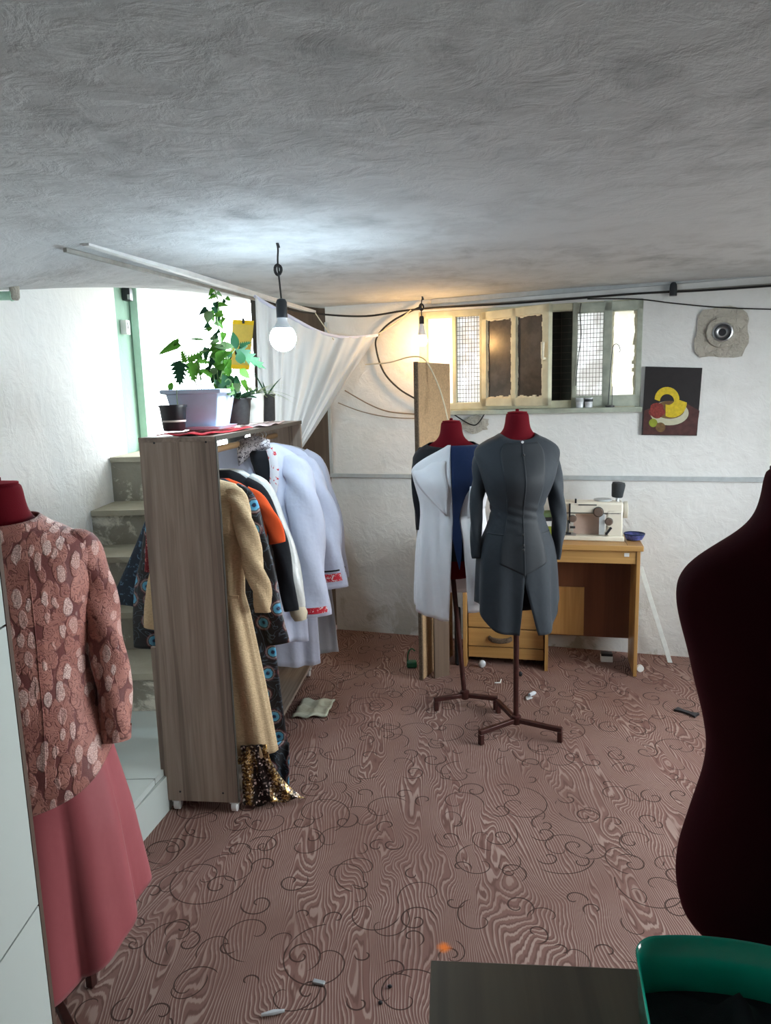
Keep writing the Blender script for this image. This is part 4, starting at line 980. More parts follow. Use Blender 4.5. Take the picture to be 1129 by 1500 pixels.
cloth_surface(MPw, 1.2, 0.56, FR + 1.9, FR + 2 * PI - 1.9, 0.014, 40, 30, f2).build('back_panel', 'muslin', coat, angle=180, solid=0.002)
cloth_surface(MPw, lambda th: 1.235 + 0.13 * max(0.0, min(1.0, (th - (FR - 1.5)) / 1.35)) ** 1.2, lambda th: 0.555 - 0.05 * min(1, max(0, (th - (FR - 1.9)) / 1.6)), FR - 2.0, pw([(1.2, -0.04), (1.0, 0.02), (0.9, -0.03), (0.75, -0.07), (0.5, -0.12)]), 0.020, 40, 40, f2).build('left_front', 'muslin', coat, angle=180, solid=0.002)
cloth_surface(MPw, lambda th: 1.27, lambda th: 0.54, pw([(1.2, 0.45), (1.1, 0.30), (1.0, 0.20), (0.9, 0.27), (0.75, 0.33), (0.5, 0.38)]), FR + 2.0, 0.020, 40, 40, f2).build('right_front', 'muslin', coat, angle=180, solid=0.002)
cloth_surface(MPw, lambda th: 1.362, 0.765, pw([(1.3, -0.03), (1.0, 0.0), (0.92, -0.02), (0.84, 0.06), (0.765, 0.14)]), pw([(1.36, 0.95), (1.25, 0.72), (1.2, 0.60), (1.13, 0.36), (1.02, 0.18), (0.92, 0.24), (0.84, 0.22), (0.765, 0.16)]), 0.027, 14, 50, None).build('navy_lapel', 'navy', coat, angle=180, solid=0.003)
# turned-back white flap
mb = MB(); rows = []
for j in range(11):
    q = j / 10; w0 = FR - 1.25 + 0.98 * q ** 1.2; w1 = FR - 0.14 - 0.03 * math.sin(q * 9)
    rows.append([surf_pt(MPw, 1.225 + 0.075 * u * (1 - q) - 0.19 * q + 0.006 * math.sin(u * 11), w0 + (w1 - w0) * u, 0.026 + 0.010 * u * (0.4 + q) + 0.003 * math.sin(u * 9 + q * 4)) for u in [k / 10 for k in range(11)]])
mb.rings(rows, False).build('turned_flap', 'muslin', coat, angle=180, solid=0.002)
mb = MB(); rows = []
for j in range(9):
    z = 1.17 - j * 0.02 ; rows.append([surf_pt(MPw, z + 0.05 * u, FR + 0.42 + 0.75 * u, 0.036) for u in [k / 6 for k in range(7)]])
mb.rings(rows, False).build('turned_flap', 'muslin', coat, angle=180, solid=0.002)
sleeve([(-0.125, 0.01, 1.335), (-0.157, 0.01, 1.26), (-0.166, 0.02, 1.10), (-0.158, 0.03, 0.93)], [0.035, 0.042, 0.034, 0.028, 0.022], coat, 'black_cloth', 0.8)

# -- near right mannequin, close to the camera
mannequin('shade-darkened burgundy velvet mannequin standing bare in the right foreground beside the green tub', (0.628, 1.07, 0), rad(6), (rad(90), rad(-30), rad(210)), -0.028, 'velvet_shaded', 0.20, (0, 0), TORSO)

# -- rose set on the left
D3 = Vector((-0.900, 1.66, 0)); R3 = rad(8); DZ3 = -0.085
mannequin('burgundy velvet mannequin wearing the rose lace jacket and satin skirt by tiled wall', D3, R3, (rad(-58), rad(62), rad(166)), DZ3, 'velvet', 0.13)
skirt = thing('satin_skirt', 'long flared rose pink satin skirt under the lace jacket', 'skirt', D3, R3)
SKP = [(0.96, 0.140, 0.115, 0.0), (0.86, 0.176, 0.134, 0.004), (0.75, 0.195, 0.150, 0.004), (0.6, 0.222, 0.175, 0.002), (0.4, 0.244, 0.205, 0), (0.25, 0.258, 0.222, 0), (0.1, 0.27, 0.23, 0)]
def f3(z, th):
    k = max(0, min(1, (0.85 - z) / 0.6)); return 0.030 * k * (abs(math.sin(4 * th + 0.9)) ** 0.7 - 0.6) + 0.006 * k * math.sin(13 * th)
def hem3(th):     # dips at the sides, higher to the right
    return 0.215 + 0.15 * max(0.0, math.cos(th - 0.1)) ** 2 + 0.03 * max(0.0, math.cos(th + PI * 0.6))
cloth_surface(SKP, 0.94, hem3, 0, 2 * PI, 0.0, 112, 50, f3, True).build('skirt_panels', 'rose_satin', skirt, angle=180, solid=0.003)
JP = [(1.36, 0.068, 0.070, 0.002), (1.335, 0.100, 0.080, 0.008), (1.318, 0.140, 0.088, 0.010), (1.300, 0.172, 0.096, 0.008), (1.27, 0.190, 0.106, 0.0), (1.2, 0.185, 0.124, -0.006), (1.1, 0.166, 0.122, -0.006), (1.0, 0.152, 0.114, 0.0),
      (0.92, 0.166, 0.128, 0.004), (0.82, 0.192, 0.150, 0.006), (0.7, 0.222, 0.178, 0.006), (0.58, 0.236, 0.19, 0.006)]
jk = thing('lace_jacket', 'rose pink leaf lace peplum jacket with long sleeves on left mannequin', 'jacket', D3, R3)
cloth_surface(JP, lambda th: 1.357 - 0.01 * max(0, -math.sin(th)), lambda th: 0.735 - 0.05 * max(0, -math.sin(th)) + 0.05 * max(0.0, math.cos(th)) ** 2, 0, 2 * PI, 0.008, 96, 60, lambda z, th: 0.008 * max(0, min(1, (0.95 - z) / 0.3)) * math.sin(6 * th), True).build('jacket_body', 'rose_lace', jk, angle=180, solid=0.003)
for s_ in (1, -1):
    sleeve([(s_ * 0.125, 0.01, 1.285), (s_ * 0.160, 0.012, 1.262), (s_ * 0.188, 0.012, 1.18), (s_ * 0.200, 0.01, 1.08), (s_ * 0.216, -0.005, 0.94), (s_ * 0.218, -0.03, 0.80)], [0.030, 0.050, 0.048, 0.044, 0.042, 0.040, 0.034], jk, 'rose_lace', 0.95)
    MB().tube([(s_ * 0.2175, -0.026, 0.825), (s_ * 0.2185, -0.032, 0.793)], [0.0385, 0.035], 20, False, 0.95, (0, 1, 0)).build('cuff', 'rose_lace', jk)
for th in (FR - 0.45, FR + 0.45):
    MB().tube([surf_pt(JP, 1.25 - i * 0.02, th + 0.08 * math.sin(i * 0.15), 0.0100) for i in range(26)], 0.0010, 6).build('seam', 'rose_lace', jk)

# ------------------------------------------------------------------ rolling clothes rack
SO = Vector((-0.752, 2.614, 0)); SA = -math.atan2(0.11, 0.994)
SU = Vector((math.cos(SA), math.sin(SA), 0)); SV = Vector((-math.sin(SA), math.cos(SA), 0))
def sh(u, v, z): return SO + SU * u + SV * v + Vector((0, 0, z))
rack = thing('clothes_rack', 'grey brown wood laminate open clothes rack on castors beside the stairs', 'clothes rack', SO, SA)
MB().box((0.0, 0.009, 0.755), (0.288, 0.018, 1.42)).build('end_panel', 'rack_laminate', rack, bevel=0.0015)
MB().box((0.0, 1.401, 0.755), (0.288, 0.018, 1.42)).build('end_panel', 'rack_laminate', rack, bevel=0.0015)
MB().box((0.0, 0.705, 1.474), (0.290, 1.412, 0.018)).build('top_panel', 'rack_laminate_flat', rack, bevel=0.0015)
MB().box((0.0, 0.705, 0.065), (0.286, 1.37, 0.018)).build('bottom_panel', 'rack_laminate_flat', rack, bevel=0.0015)
MB().box((0.1455, 0.009, 0.755), (0.002, 0.018, 1.42)).build('edge_band', 'rack_edge', rack)
MB().box((0.1460, 0.705, 1.474), (0.002, 1.412, 0.018)).build('edge_band', 'rack_edge', rack)
MB().box((-0.155, 0.012, 0.38), (0.02, 0.016, 0.60)).build('back_rail', 'rack_laminate', rack)
MB().tube([(0.0, 0.02, 1.405), (0.0, 1.39, 1.405)], 0.014, 14).build('hanging_rod', 'rod_wood', rack)
for u, v in ((-0.11, 0.02), (0.125, 0.02), (-0.11, 1.39), (0.125, 1.39)):
    c = MB().lathe([(0.006, -0.012), (0.024, -0.010), (0.024, 0.010), (0.006, 0.012)], (u, v, 0.025), 18, 'x').build('castor', 'white_conduit', rack)
    MB().box((u, v, 0.047), (0.034, 0.034, 0.018)).build('castor_plate', 'white_conduit', c)
for u, z in ((-0.085, 1.463), (0.11, 1.463), (-0.09, 0.085), (0.085, 0.085)):
    MB().lathe([(0.004, 0.002), (0.004, -0.001), (0.001, -0.0015)], (u, 0.0, z), 12, 'y').build('screw', 'black_plastic', rack)

def hang(name, label, cat, v, zt, rotextra=0.0):
    return thing(name, label, cat, sh(0, v, 0), SA + rotextra)
def gprof(zs, aw, bw, cxs=None):
    return list(zip(zs, aw, bw))
def garment_body(parent, prof, mat, name='body', seed=0, fold=0.010, nth=56, nz=44, nf=6, cx=None, thick=0.003):
    """prof rows: z, left extent, right extent, half depth"""
    mb = MB(); rows = []; rg = random.Random(seed); ph = [rg.random() * 6.28 for _ in range(4)]
    def ip(z):
        for a, b_ in zip(prof, prof[1:]):
            if z >= b_[0]:
                t_ = (a[0] - z) / (a[0] - b_[0]); t_ = max(0, min(1, t_)); return [u + (w - u) * t_ for u, w in zip(a[1:], b_[1:])]
        return list(prof[-1][1:])
    zt, zb = prof[0][0], prof[-1][0]
    for j in range(nz + 1):
        z = zt + (zb - zt) * (j / nz) ** 1.15; l, r_, d_ = ip(z); k = min(1, j / nz * 2.2)
        row = []
        for i in range(nth):
            th = 2 * PI * i / nth
            w = (r_ - l) / 2; c = (l + r_) / 2
            f = fold * k * (math.sin(nf * th + ph[0]) + 0.6 * math.sin((nf * 2 - 1) * th + ph[1]) + 0.5 * math.sin(nf * th * 0.5 + z * 5 + ph[2]))
            row.append(Vector((c + (w + f * 0.5) * math.cos(th), (d_ + f) * math.sin(th), z + 0.006 * k * math.sin(3 * th + ph[3]) * (j == nz))))
        rows.append(row)
    mb.rings(rows, True, True, False); return mb.build(name, mat, parent, angle=180, solid=thick)

# 1 beige crepe dress, nearest the camera
t = hang('dress', 'long beige crepe dress with long sleeves hanging nearest the rack front panel', 'dress', 0.095, 1.3)
garment_body(t, [(1.325, -0.06, 0.07, 0.012), (1.30, -0.15, 0.175, 0.024), (1.26, -0.17, 0.215, 0.036), (1.1, -0.13, 0.205, 0.040), (0.95, -0.12, 0.19, 0.040), (0.87, -0.11, 0.185, 0.038), (0.80, -0.12, 0.20, 0.042), (0.5, -0.12, 0.245, 0.046), (0.215, -0.10, 0.283, 0.046)], 'beige_crepe', 'dress_body', 1, 0.009, 64, 50, 7)
MB().box((0.07, -0.045, 0.868), (0.22, 0.006, 0.012)).build('waist_seam', 'beige_crepe', t)
sleeve([(0.15, -0.01, 1.275), (0.185, -0.015, 1.24), (0.215, -0.02, 1.13), (0.238, -0.026, 1.0), (0.262, -0.026, 0.90), (0.268, -0.02, 0.805)], [0.022, 0.034, 0.037, 0.039, 0.037, 0.034, 0.027], t, 'beige_crepe', 0.65, wr=0.007)
sleeve([(-0.10, 0, 1.275), (-0.11, 0.0, 1.2), (-0.125, -0.01, 1.05), (-0.15, -0.015, 0.90), (-0.175, -0.02, 0.735)], [0.025, 0.03, 0.035, 0.038, 0.042, 0.046], t, 'beige_crepe', 0.5)
# 2 sequin gown
t = hang('gown', 'black and gold sequin gown whose hem spills on the floor beside the rack', 'gown', 0.19, 1.3)
garment_body(t, [(1.27, -0.05, 0.06, 0.010), (1.24, -0.10, 0.12, 0.014), (1.0, -0.09, 0.11, 0.014), (0.6, -0.09, 0.15, 0.018), (0.3, -0.09, 0.19, 0.022), (0.115, -0.08, 0.20, 0.024)], 'gold_sequins', 'gown_body', 2, 0.004, 56, 40, 7)
mb = MB(); rows = []
for j in range(15):
    q = j / 14; row = []
    for i in range(25):
        u = i / 24; x = 0.155 + 0.10 * u + 0.14 * u * q ** 2; y = -0.155 + 0.02 * u + 0.006 * math.sin(u * 19 + q * 2) * (0.4 + q) + (0.06 * u * q) - 0.02 * q; z = 0.26 * (1 - q) ** 1.1 + 0.008 + 0.010 * (q ** 3) * (1 + math.sin(u * 17))
        row.append((x, y, z))
    rows.append(row)
mb.rings(rows, False).build('spilled_hem', 'gold_sequins', t, solid=0.003, angle=180)
# 3 peacock print dress
t = hang('dress', 'long black dress printed with blue peacock eyes, hanging behind the beige dress', 'dress', 0.235, 1.3)
garment_body(t, [(1.30, -0.06, 0.06, 0.010), (1.27, -0.15, 0.14, 0.016), (1.2, -0.17, 0.16, 0.018), (0.9, -0.17, 0.20, 0.018), (0.6, -0.21, 0.26, 0.020), (0.3, -0.24, 0.28, 0.022), (0.115, -0.245, 0.295, 0.022)], 'peacock_print', 'dress_body', 3, 0.004, 56, 40, 6)
sleeve([(-0.13, 0, 1.26), (-0.175, 0.0, 1.21), (-0.225, 0.0, 1.05), (-0.27, -0.01, 0.85), (-0.295, -0.015, 0.60)], [0.02, 0.034, 0.04, 0.042, 0.045, 0.048], t, 'peacock_print', 0.35)
sleeve([(0.13, 0, 1.27), (0.18, 0.0, 1.2), (0.22, 0.0, 1.0), (0.25, -0.005, 0.8), (0.275, -0.005, 0.62)], [0.02, 0.034, 0.04, 0.04, 0.042, 0.044], t, 'peacock_print', 0.35)
mb = MB(); rows = []
for j in range(13):
    q = j / 12; rows.append([Vector((0.19 + 0.115 * u + 0.012 * q * u, -0.03 - 0.075 * q + 0.010 * math.sin(u * 9 + q * 2), 0.20 - 0.185 * q + 0.004 * math.sin(u * 11))) for u in [k / 14 for k in range(15)]])
mb.rings(rows, False).build('trailing_hem', 'peacock_print', t, solid=0.003, angle=180)
mb = MB(); mb.tube([(-0.208, -0.026, 1.20), (-0.226, -0.030, 1.10), (-0.236, -0.032, 1.0), (-0.245, -0.034, 0.93)], [0.010, 0.012, 0.013, 0.012], 10); mb.build('beaded_trim', 'red_beads', t)
# 4 navy embroidered blouse, wide sleeve to the left
t = hang('blouse', 'dark navy embroidered blouse with wide sleeve reaching over the stairs', 'blouse', 0.325, 1.3)
garment_body(t, [(1.29, -0.06, 0.06, 0.010), (1.26, -0.18, 0.11, 0.014), (1.1, -0.20, 0.10, 0.016), (0.8, -0.19, 0.10, 0.018), (0.7, -0.19, 0.10, 0.018)], 'navy_embroidered', 'blouse_body', 4, 0.003)
mb = MB(); rows = []
for j in range(17):
    q = j / 16; zc = 1.25 - 0.50 * q; l = -0.235 - 0.25 * q ** 1.1; r_ = -0.17 - 0.10 * q
    rows.append([Vector(((l + r_) / 2 + (r_ - l) / 2 * math.cos(a), 0.016 * math.sin(a) + 0.004 * math.sin(4 * a + q * 3) * q, zc - 0.03 * q * (1 if math.cos(a) > 0 else -0.3) * abs(math.cos(a)))) for a in [i * 2 * PI / 28 for i in range(28)]])
mb.rings(rows, True, True, False).build('wide_sleeve', 'navy_embroidered', t, angle=180, solid=0.003)
# 5 orange blouse
t = hang('blouse', 'bright orange blouse squeezed between the beige dress and the black blazer', 'blouse', 0.375, 1.3)
garment_body(t, [(1.285, -0.05, 0.06, 0.010), (1.265, -0.12, 0.11, 0.012), (1.22, -0.13, 0.175, 0.014), (1.1, -0.12, 0.22, 0.014), (0.9, -0.12, 0.19, 0.014), (0.8, -0.12, 0.18, 0.014)], 'orange_cloth', 'blouse_body', 5, 0.003)
sleeve([(0.13, 0, 1.235), (0.18, 0.0, 1.19), (0.235, 0.0, 1.1), (0.255, 0, 1.01)], [0.02, 0.03, 0.034, 0.034], t, 'orange_cloth', 0.35)
# 6 black blazer
t = hang('blazer', 'black blazer hanging in front of the silver satin blouse', 'blazer', 0.43, 1.3)
garment_body(t, [(1.315, -0.05, 0.05, 0.010), (1.30, -0.13, 0.09, 0.016), (1.245, -0.14, 0.165, 0.020), (1.1, -0.13, 0.19, 0.020), (0.8, -0.12, 0.20, 0.020), (0.7, -0.12, 0.20, 0.020)], 'black_cloth', 'blazer_body', 6, 0.003)
sleeve([(0.11, 0, 1.265), (0.175, 0.0, 1.20), (0.235, 0.0, 1.05), (0.265, 0.0, 0.88), (0.285, -0.005, 0.70)], [0.024, 0.034, 0.036, 0.036, 0.034, 0.032], t, 'black_cloth', 0.5)
# 7 silver satin blouse
t = hang('blouse', 'shiny silver satin blouse with cream cuff hanging beside the black blazer', 'blouse', 0.53, 1.3)
garment_body(t, [(1.31, -0.05, 0.04, 0.010), (1.295, -0.12, 0.09, 0.018), (1.24, -0.13, 0.155, 0.024), (1.0, -0.13, 0.19, 0.028), (0.7, -0.13, 0.20, 0.030), (0.55, -0.13, 0.21, 0.030)], 'silver_satin', 'blouse_body', 7, 0.005)
sleeve([(0.10, 0, 1.27), (0.165, -0.005, 1.20), (0.235, -0.01, 1.0), (0.27, -0.015, 0.82), (0.285, -0.018, 0.685)], [0.026, 0.04, 0.044, 0.046, 0.052, 0.040], t, 'silver_satin', 0.7)
MB().tube([(0.285, -0.018, 0.70), (0.30, -0.02, 0.66), (0.305, -0.02, 0.63)], [0.036, 0.040, 0.028], 16, True, 0.7, (0, 1, 0)).build('cuff', 'cream_cloth', t)
# 8 striped white and black skirt bit under the silver
t = hang('trousers', 'striped pale trousers folded low between peacock dress and white tunics', 'trousers', 0.60, 1.3)
garment_body(t, [(1.30, -0.04, 0.05, 0.008), (1.24, -0.08, 0.12, 0.014), (0.8, -0.08, 0.18, 0.016), (0.50, -0.08, 0.215, 0.018)], 'sheer_grey', 'trouser_legs', 8, 0.004)
# 9 white embroidered tunic
def tunic(label, v, prof, sl, seed, mat='white_cotton', name='tunic'):
    t = hang(name, label, 'tunic', v, 1.4)
    garment_body(t, prof, mat, 'tunic_body', seed, 0.013, 72, 46, 7)
    return t
t = tunic('white embroidered tunic with black and red neckline on red hanger', 0.76, [(1.405, -0.05, 0.16, 0.016), (1.375, -0.12, 0.22, 0.030), (1.33, -0.16, 0.285, 0.044), (1.2, -0.15, 0.275, 0.052), (0.9, -0.15, 0.265, 0.056), (0.6, -0.15, 0.27, 0.060), (0.45, -0.14, 0.275, 0.062)], 0, 9)
mb = MB(); mb.rings([[Vector((x, y, z)) for x, y in zip((x0, x0 + w * 0.33, x0 + w * 0.66, x0 + w), (-0.058, -0.064, -0.064, -0.058))] for x0, w, z in ((0.055, 0.10, 1.375), (0.06, 0.10, 1.33), (0.085, 0.08, 1.25), (0.12, 0.04, 1.17), (0.14, 0.015, 1.13))], False)
mb.build('black_inset', 'black_cloth', t, solid=0.003)
mb = MB(); mb.tube(smoothpath([(0.155, -0.066, 1.385), (0.17, -0.068, 1.33), (0.17, -0.068, 1.25), (0.152, -0.068, 1.15)], 4), [0.02, 0.02, 0.021, 0.022, 0.022, 0.022, 0.022, 0.022, 0.022, 0.022, 0.020, 0.016, 0.01], 10, True, 0.25, (0, 1, 0)); mb.build('neck_band', 'white_embroidered', t)
sleeve([(0.20, -0.01, 1.325), (0.262, -0.02, 1.26), (0.295, -0.03, 1.10), (0.305, -0.035, 0.85), (0.325, -0.04, 0.585)], [0.035, 0.062, 0.075, 0.080, 0.078, 0.072], t, 'white_cotton', 0.6, wr=0.011)
MB().tube([(0.3215, -0.040, 0.635), (0.3235, -0.040, 0.605)], [0.0785, 0.0775], 20, False, 0.64, (0, 1, 0)).build('red_band', 'red_trim', t)
mb = MB(); rows = []
for j in range(10):
    q = j / 9; rows.append([Vector((-0.005 + 0.15 * u + 0.01 * math.sin(q * 3), -0.03 - 0.04 * math.sin(PI * q) - 0.01 * math.cos(u * PI), 1.42 - 0.12 * q * (1 - 0.6 * u) + 0.02 * math.sin(u * PI))) for u in [k / 8 for k in range(9)]])
mb.rings(rows, False).build('lace_collar', 'collar_lace', t, solid=0.003, angle=180)
# 10 second white tunic with red trimmed cuff
t = tunic('plain white tunic with red edged wide cuff behind the embroidered tunic', 0.96, [(1.39, -0.05, 0.12, 0.016), (1.37, -0.12, 0.22, 0.026), (1.33, -0.15, 0.275, 0.036), (1.1, -0.14, 0.27, 0.044), (0.7, -0.14, 0.275, 0.050), (0.25, -0.13, 0.285, 0.052)], 0, 10)
sleeve([(0.20, -0.01, 1.315), (0.268, -0.02, 1.24), (0.325, -0.02, 1.08), (0.35, -0.025, 0.88), (0.362, -0.03, 0.665)], [0.035, 0.060, 0.070, 0.078, 0.082, 0.084], t, 'white_cotton', 0.6, wr=0.011)
MB().tube([(0.3585, -0.030, 0.745), (0.3605, -0.030, 0.705)], [0.087, 0.0875], 20, False, 0.64, (0, 1, 0)).build('red_band', 'red_trim', t)
MB().tube([(0.3575, -0.030, 0.763), (0.358, -0.030, 0.755)], [0.087, 0.087], 20, False, 0.64, (0, 1, 0)).build('black_edging', 'black_cloth', t)
# 11 greyish sheer dress last on the rod
t = tunic('long greyish white dress hanging last at the far end of rack', 1.17, [(1.37, -0.05, 0.10, 0.016), (1.35, -0.12, 0.2, 0.024), (1.3, -0.14, 0.255, 0.034), (1.0, -0.13, 0.28, 0.040), (0.6, -0.13, 0.32, 0.046), (0.235, -0.12, 0.345, 0.05)], 0, 11, 'sheer_grey', 'hanging_dress')
sleeve([(0.2, -0.01, 1.32), (0.265, -0.02, 1.24), (0.315, -0.02, 1.06), (0.345, -0.025, 0.86), (0.355, -0.03, 0.66)], [0.035, 0.054, 0.06, 0.064, 0.066, 0.066], t, 'white_cotton', 0.6, wr=0.006)
# hangers
def hanger(label, v, mat, hookmat, u=0.05, padded=True, z0=1.34, shw=0.14):
    t = thing('clothes_hanger', label, 'hanger', sh(u, v, 0), SA)
    MB().tube(smoothpath([(0, 0, z0 + 0.03), (0.0, 0, z0 + 0.062), (0.016, 0, z0 + 0.074), (0.022, 0, z0 + 0.092), (0.0, 0, z0 + 0.108), (-0.02, 0, z0 + 0.092)], 4), 0.0018, 8).build('hook', hookmat, t)
    MB().tube(smoothpath([(-shw, 0, z0 - 0.02), (-shw * 0.5, 0, z0 + 0.012), (0, 0, z0 + 0.03), (shw * 0.5, 0, z0 + 0.012), (shw, 0, z0 - 0.02)], 5), 0.010 if padded else 0.003, 10).build('shoulder_bar', mat, t)
hanger('red padded hanger inside the white embroidered tunic', 0.80, 'red_cloth', 'metal', 0.09, True, 1.355, 0.09)
hanger('clear plastic hanger with wire hook among the white tunics', 0.885, 'clear_wrap', 'metal', 0.05, False, 1.345, 0.10)
t = thing('clothes_hanger', 'white wire hanger sticking out left of rack above the dark sleeve', 'hanger', sh(-0.2, 0.27, 0), SA)
MB().tube(smoothpath([(-0.045, 0, 1.32), (-0.06, 0, 1.30), (-0.055, 0, 1.275), (-0.03, 0, 1.268)], 4), 0.0018).build('hook', 'white_plastic', t)
MB().tube([(-0.045, 0, 1.275), (0.04, 0, 1.25)], 0.003).build('shoulder_bar', 'white_plastic', t)

# ------------------------------------------------------------------ plants on the rack
ZT = 1.4835
mb = MB(); rows = []
for j in range(13):
    q = j / 12; rows.append([(-0.085 + 0.21 * u + 0.015 * math.sin(q * 7 + u * 3), 0.02 + 0.55 * q + 0.012 * math.sin(u * 9), 0.003 + 0.0035 * (1 + math.sin(u * 14 + q * 9))) for u in [k / 16 for k in range(17)]])
mb.rings(rows, False); o = mb.build('cloth', 'red_cloth', loc=sh(0, 0, ZT), rotz=SA, solid=0.003, angle=180); tag(o, 'crumpled red cloth spread on top of the clothes rack under the pots', 'cloth')
mb = MB(); rows = []
for j in range(9):
    q = j / 8; rows.append([(0.045 + 0.10 * u + 0.01 * math.sin(q * 5), 0.62 + 0.46 * q, 0.004 + 0.004 * (1 + math.sin(u * 9 + q * 12))) for u in [k / 10 for k in range(11)]])
mb.rings(rows, False); o = mb.build('cloth', 'pink_white_cloth', loc=sh(0, 0, ZT), rotz=SA, solid=0.003, angle=180); tag(o, 'pale pink cloth strip lying at the rear of the rack top', 'cloth')
ZP = ZT + 0.017
def sqring(hx, hy, z, r=0.009, n=2):
    out = []
    for cx_, cy_, a0 in ((1, 1, 0), (-1, 1, 90), (-1, -1, 180), (1, -1, 270)):
        for k in range(n + 1):
            a = rad(a0 + 90 * k / n); out.append(Vector((cx_ * (hx - r) + r * math.cos(a), cy_ * (hy - r) + r * math.sin(a), z)))
    return out
PLO = sh(0.005, 0.27, ZP); PLA = SA + rad(1)
pl = thing('planter', 'large white square planter with leafy climbing plants on the rack top', 'potted plant', PLO, PLA)
MB().rings([sqring(0.082, 0.088, 0.010), sqring(0.104, 0.112, 0.135), sqring(0.120, 0.128, 0.137), sqring(0.122, 0.130, 0.152), sqring(0.113, 0.121, 0.154), sqring(0.100, 0.108, 0.125)], True, True, True).build('pot', 'planter_plastic', pl, bevel=0.002)
MB().rings([sqring(0.10, 0.106, 0.0), sqring(0.108, 0.114, 0.012), sqring(0.102, 0.108, 0.012)], True, True, True).build('saucer', 'planter_plastic', pl)
MB().rings([sqring(0.101, 0.109, 0.124), sqring(0.101, 0.109, 0.132)], True, True, True).build('soil', 'soil', pl)
inv = (Matrix.Translation(PLO) @ Matrix.Rotation(PLA, 4, 'Z')).inverted()
def L(x, y, Y): return inv @ at(x, y, Y)
rot3 = inv.to_3x3()
def dirw(dx, dy, dz): return rot3 @ Vector((dx, dy, dz))
PY = 2.88
lv = {'leaf_bright': MB(), 'leaf_dark': MB(), 'leaf_pale': MB()}; stm = MB()
def pleaf(x, y, Y, ang_, Lg, Wd, kind, mat, tilt=0.35, bend=0.2, stem_to=None):
    a = rad(ang_); d = dirw(math.cos(a), random.uniform(-0.3, 0.3), math.sin(a)); n = dirw(random.uniform(-0.3, 0.3), -1, tilt)
    p = L(x, y, Y); lv[mat].leaf(p, d, n, Lg, Wd, kind, bend)
    if stem_to: stm.tube(smoothpath([L(*stem_to), (L(*stem_to) + p) / 2 + Vector((0, 0, 0.03)), p], 4), 0.0022, 6)
# big leaves (angle 0 = to the right, 90 = up)
pleaf(262, 503, 2.82, 203, 0.095, 0.045, 'heart', 'leaf_bright', 0.3, 0.1, (290, 572, PY))
pleaf(255, 507, 2.82, 60, 0.035, 0.02, 'oval', 'leaf_bright')
pleaf(263, 528, 2.80, 262, 0.095, 0.085, 'lobed', 'leaf_dark', 0.3, 0.1, (288, 575, PY))
pleaf(252, 560, 2.80, 250, 0.04, 0.025, 'oval', 'leaf_bright')
pleaf(278, 530, 2.82, 282, 0.075, 0.065, 'lobed', 'leaf_bright', 0.3, 0.1, (293, 575, PY))
pleaf(275, 530, 2.84, 30, 0.07, 0.05, 'lobed', 'leaf_bright', 0.4, 0.1)
pleaf(272, 532, 2.84, 105, 0.05, 0.04, 'lobed', 'leaf_bright', 0.4, 0.1)
pleaf(288, 528, 2.84, 350, 0.05, 0.04, 'lobed', 'leaf_bright', 0.4, 0.1, (296, 575, PY))
pleaf(344, 512, 2.93, -32, 0.13, 0.085, 'lobed', 'leaf_dark', 0.5, 0.1, (322, 574, PY))
pleaf(346, 512, 2.93, 100, 0.075, 0.035, 'oval', 'leaf_dark', 0.5, 0.1)
pleaf(350, 508, 2.93, 20, 0.05, 0.035, 'lobed', 'leaf_dark', 0.5, 0.1)
pleaf(342, 508, 2.86, 175, 0.075, 0.04, 'oval', 'leaf_pale', 0.8, 0.1, (318, 574, PY))
pleaf(300, 498, 2.9, 175, 0.06, 0.016, 'oval', 'leaf_pale', 0.8, 0.0)
pleaf(306, 513, 2.9, 190, 0.045, 0.014, 'oval', 'leaf_pale', 0.8, 0.0)
rg = random.Random(11)
for k in range(64):      # bushy middle
    x = 318 + rg.gauss(0, 15); y = rg.uniform(508, 572); 
    if y > 560: x = 330 + rg.gauss(0, 12)
    pleaf(x, y, PY + rg.uniform(-0.05, 0.06), rg.uniform(200, 340) if rg.random() < 0.65 else rg.uniform(0, 180), rg.uniform(0.035, 0.065), rg.uniform(0.022, 0.042), 'heart' if rg.random() < 0.5 else 'oval', rg.choice(['leaf_bright', 'leaf_dark', 'leaf_dark', 'leaf_bright', 'leaf_pale']), rg.uniform(0.1, 0.9), 0.25)
for k in range(26):      # the vine climbing towards the ceiling
    y = 430 + k * 3.2; x = 318 + 6 * math.sin(k * 0.7) + (k - 10) * 0.15 + rg.choice((-1, 1)) * rg.uniform(1, 10)
    pleaf(x, y, PY + rg.uniform(-0.03, 0.04), rg.uniform(180, 360), rg.uniform(0.022, 0.045), rg.uniform(0.016, 0.032), 'heart', rg.choice(['leaf_bright', 'leaf_pale', 'leaf_dark', 'leaf_bright']), rg.uniform(0.1, 0.8), 0.2)
pleaf(308, 455, PY, 250, 0.05, 0.042, 'oval', 'leaf_pale'); pleaf(312, 424, PY, 230, 0.03, 0.022, 'heart', 'leaf_bright'); pleaf(318, 428, PY, 320, 0.024, 0.016, 'heart', 'leaf_pale')
stm.tube(smoothpath([L(322, 574, PY), L(318, 540, PY), L(324, 500, PY), L(318, 470, PY), L(320, 445, PY), L(314, 424, PY)], 6), 0.0025, 6)
for x0, x1, y1 in ((300, 288, 530), (306, 300, 528), (315, 310, 510), (328, 334, 515), (335, 342, 540), (325, 330, 500)):
    stm.tube(smoothpath([L(x0, 574, PY), L((x0 + x1) / 2, (574 + y1) / 2, PY), L(x1, y1, PY)], 4), 0.002, 6)
stm.build('stems', 'stem_green', pl)
for k, mbx in lv.items(): mbx.build('foliage', k, pl, angle=180)
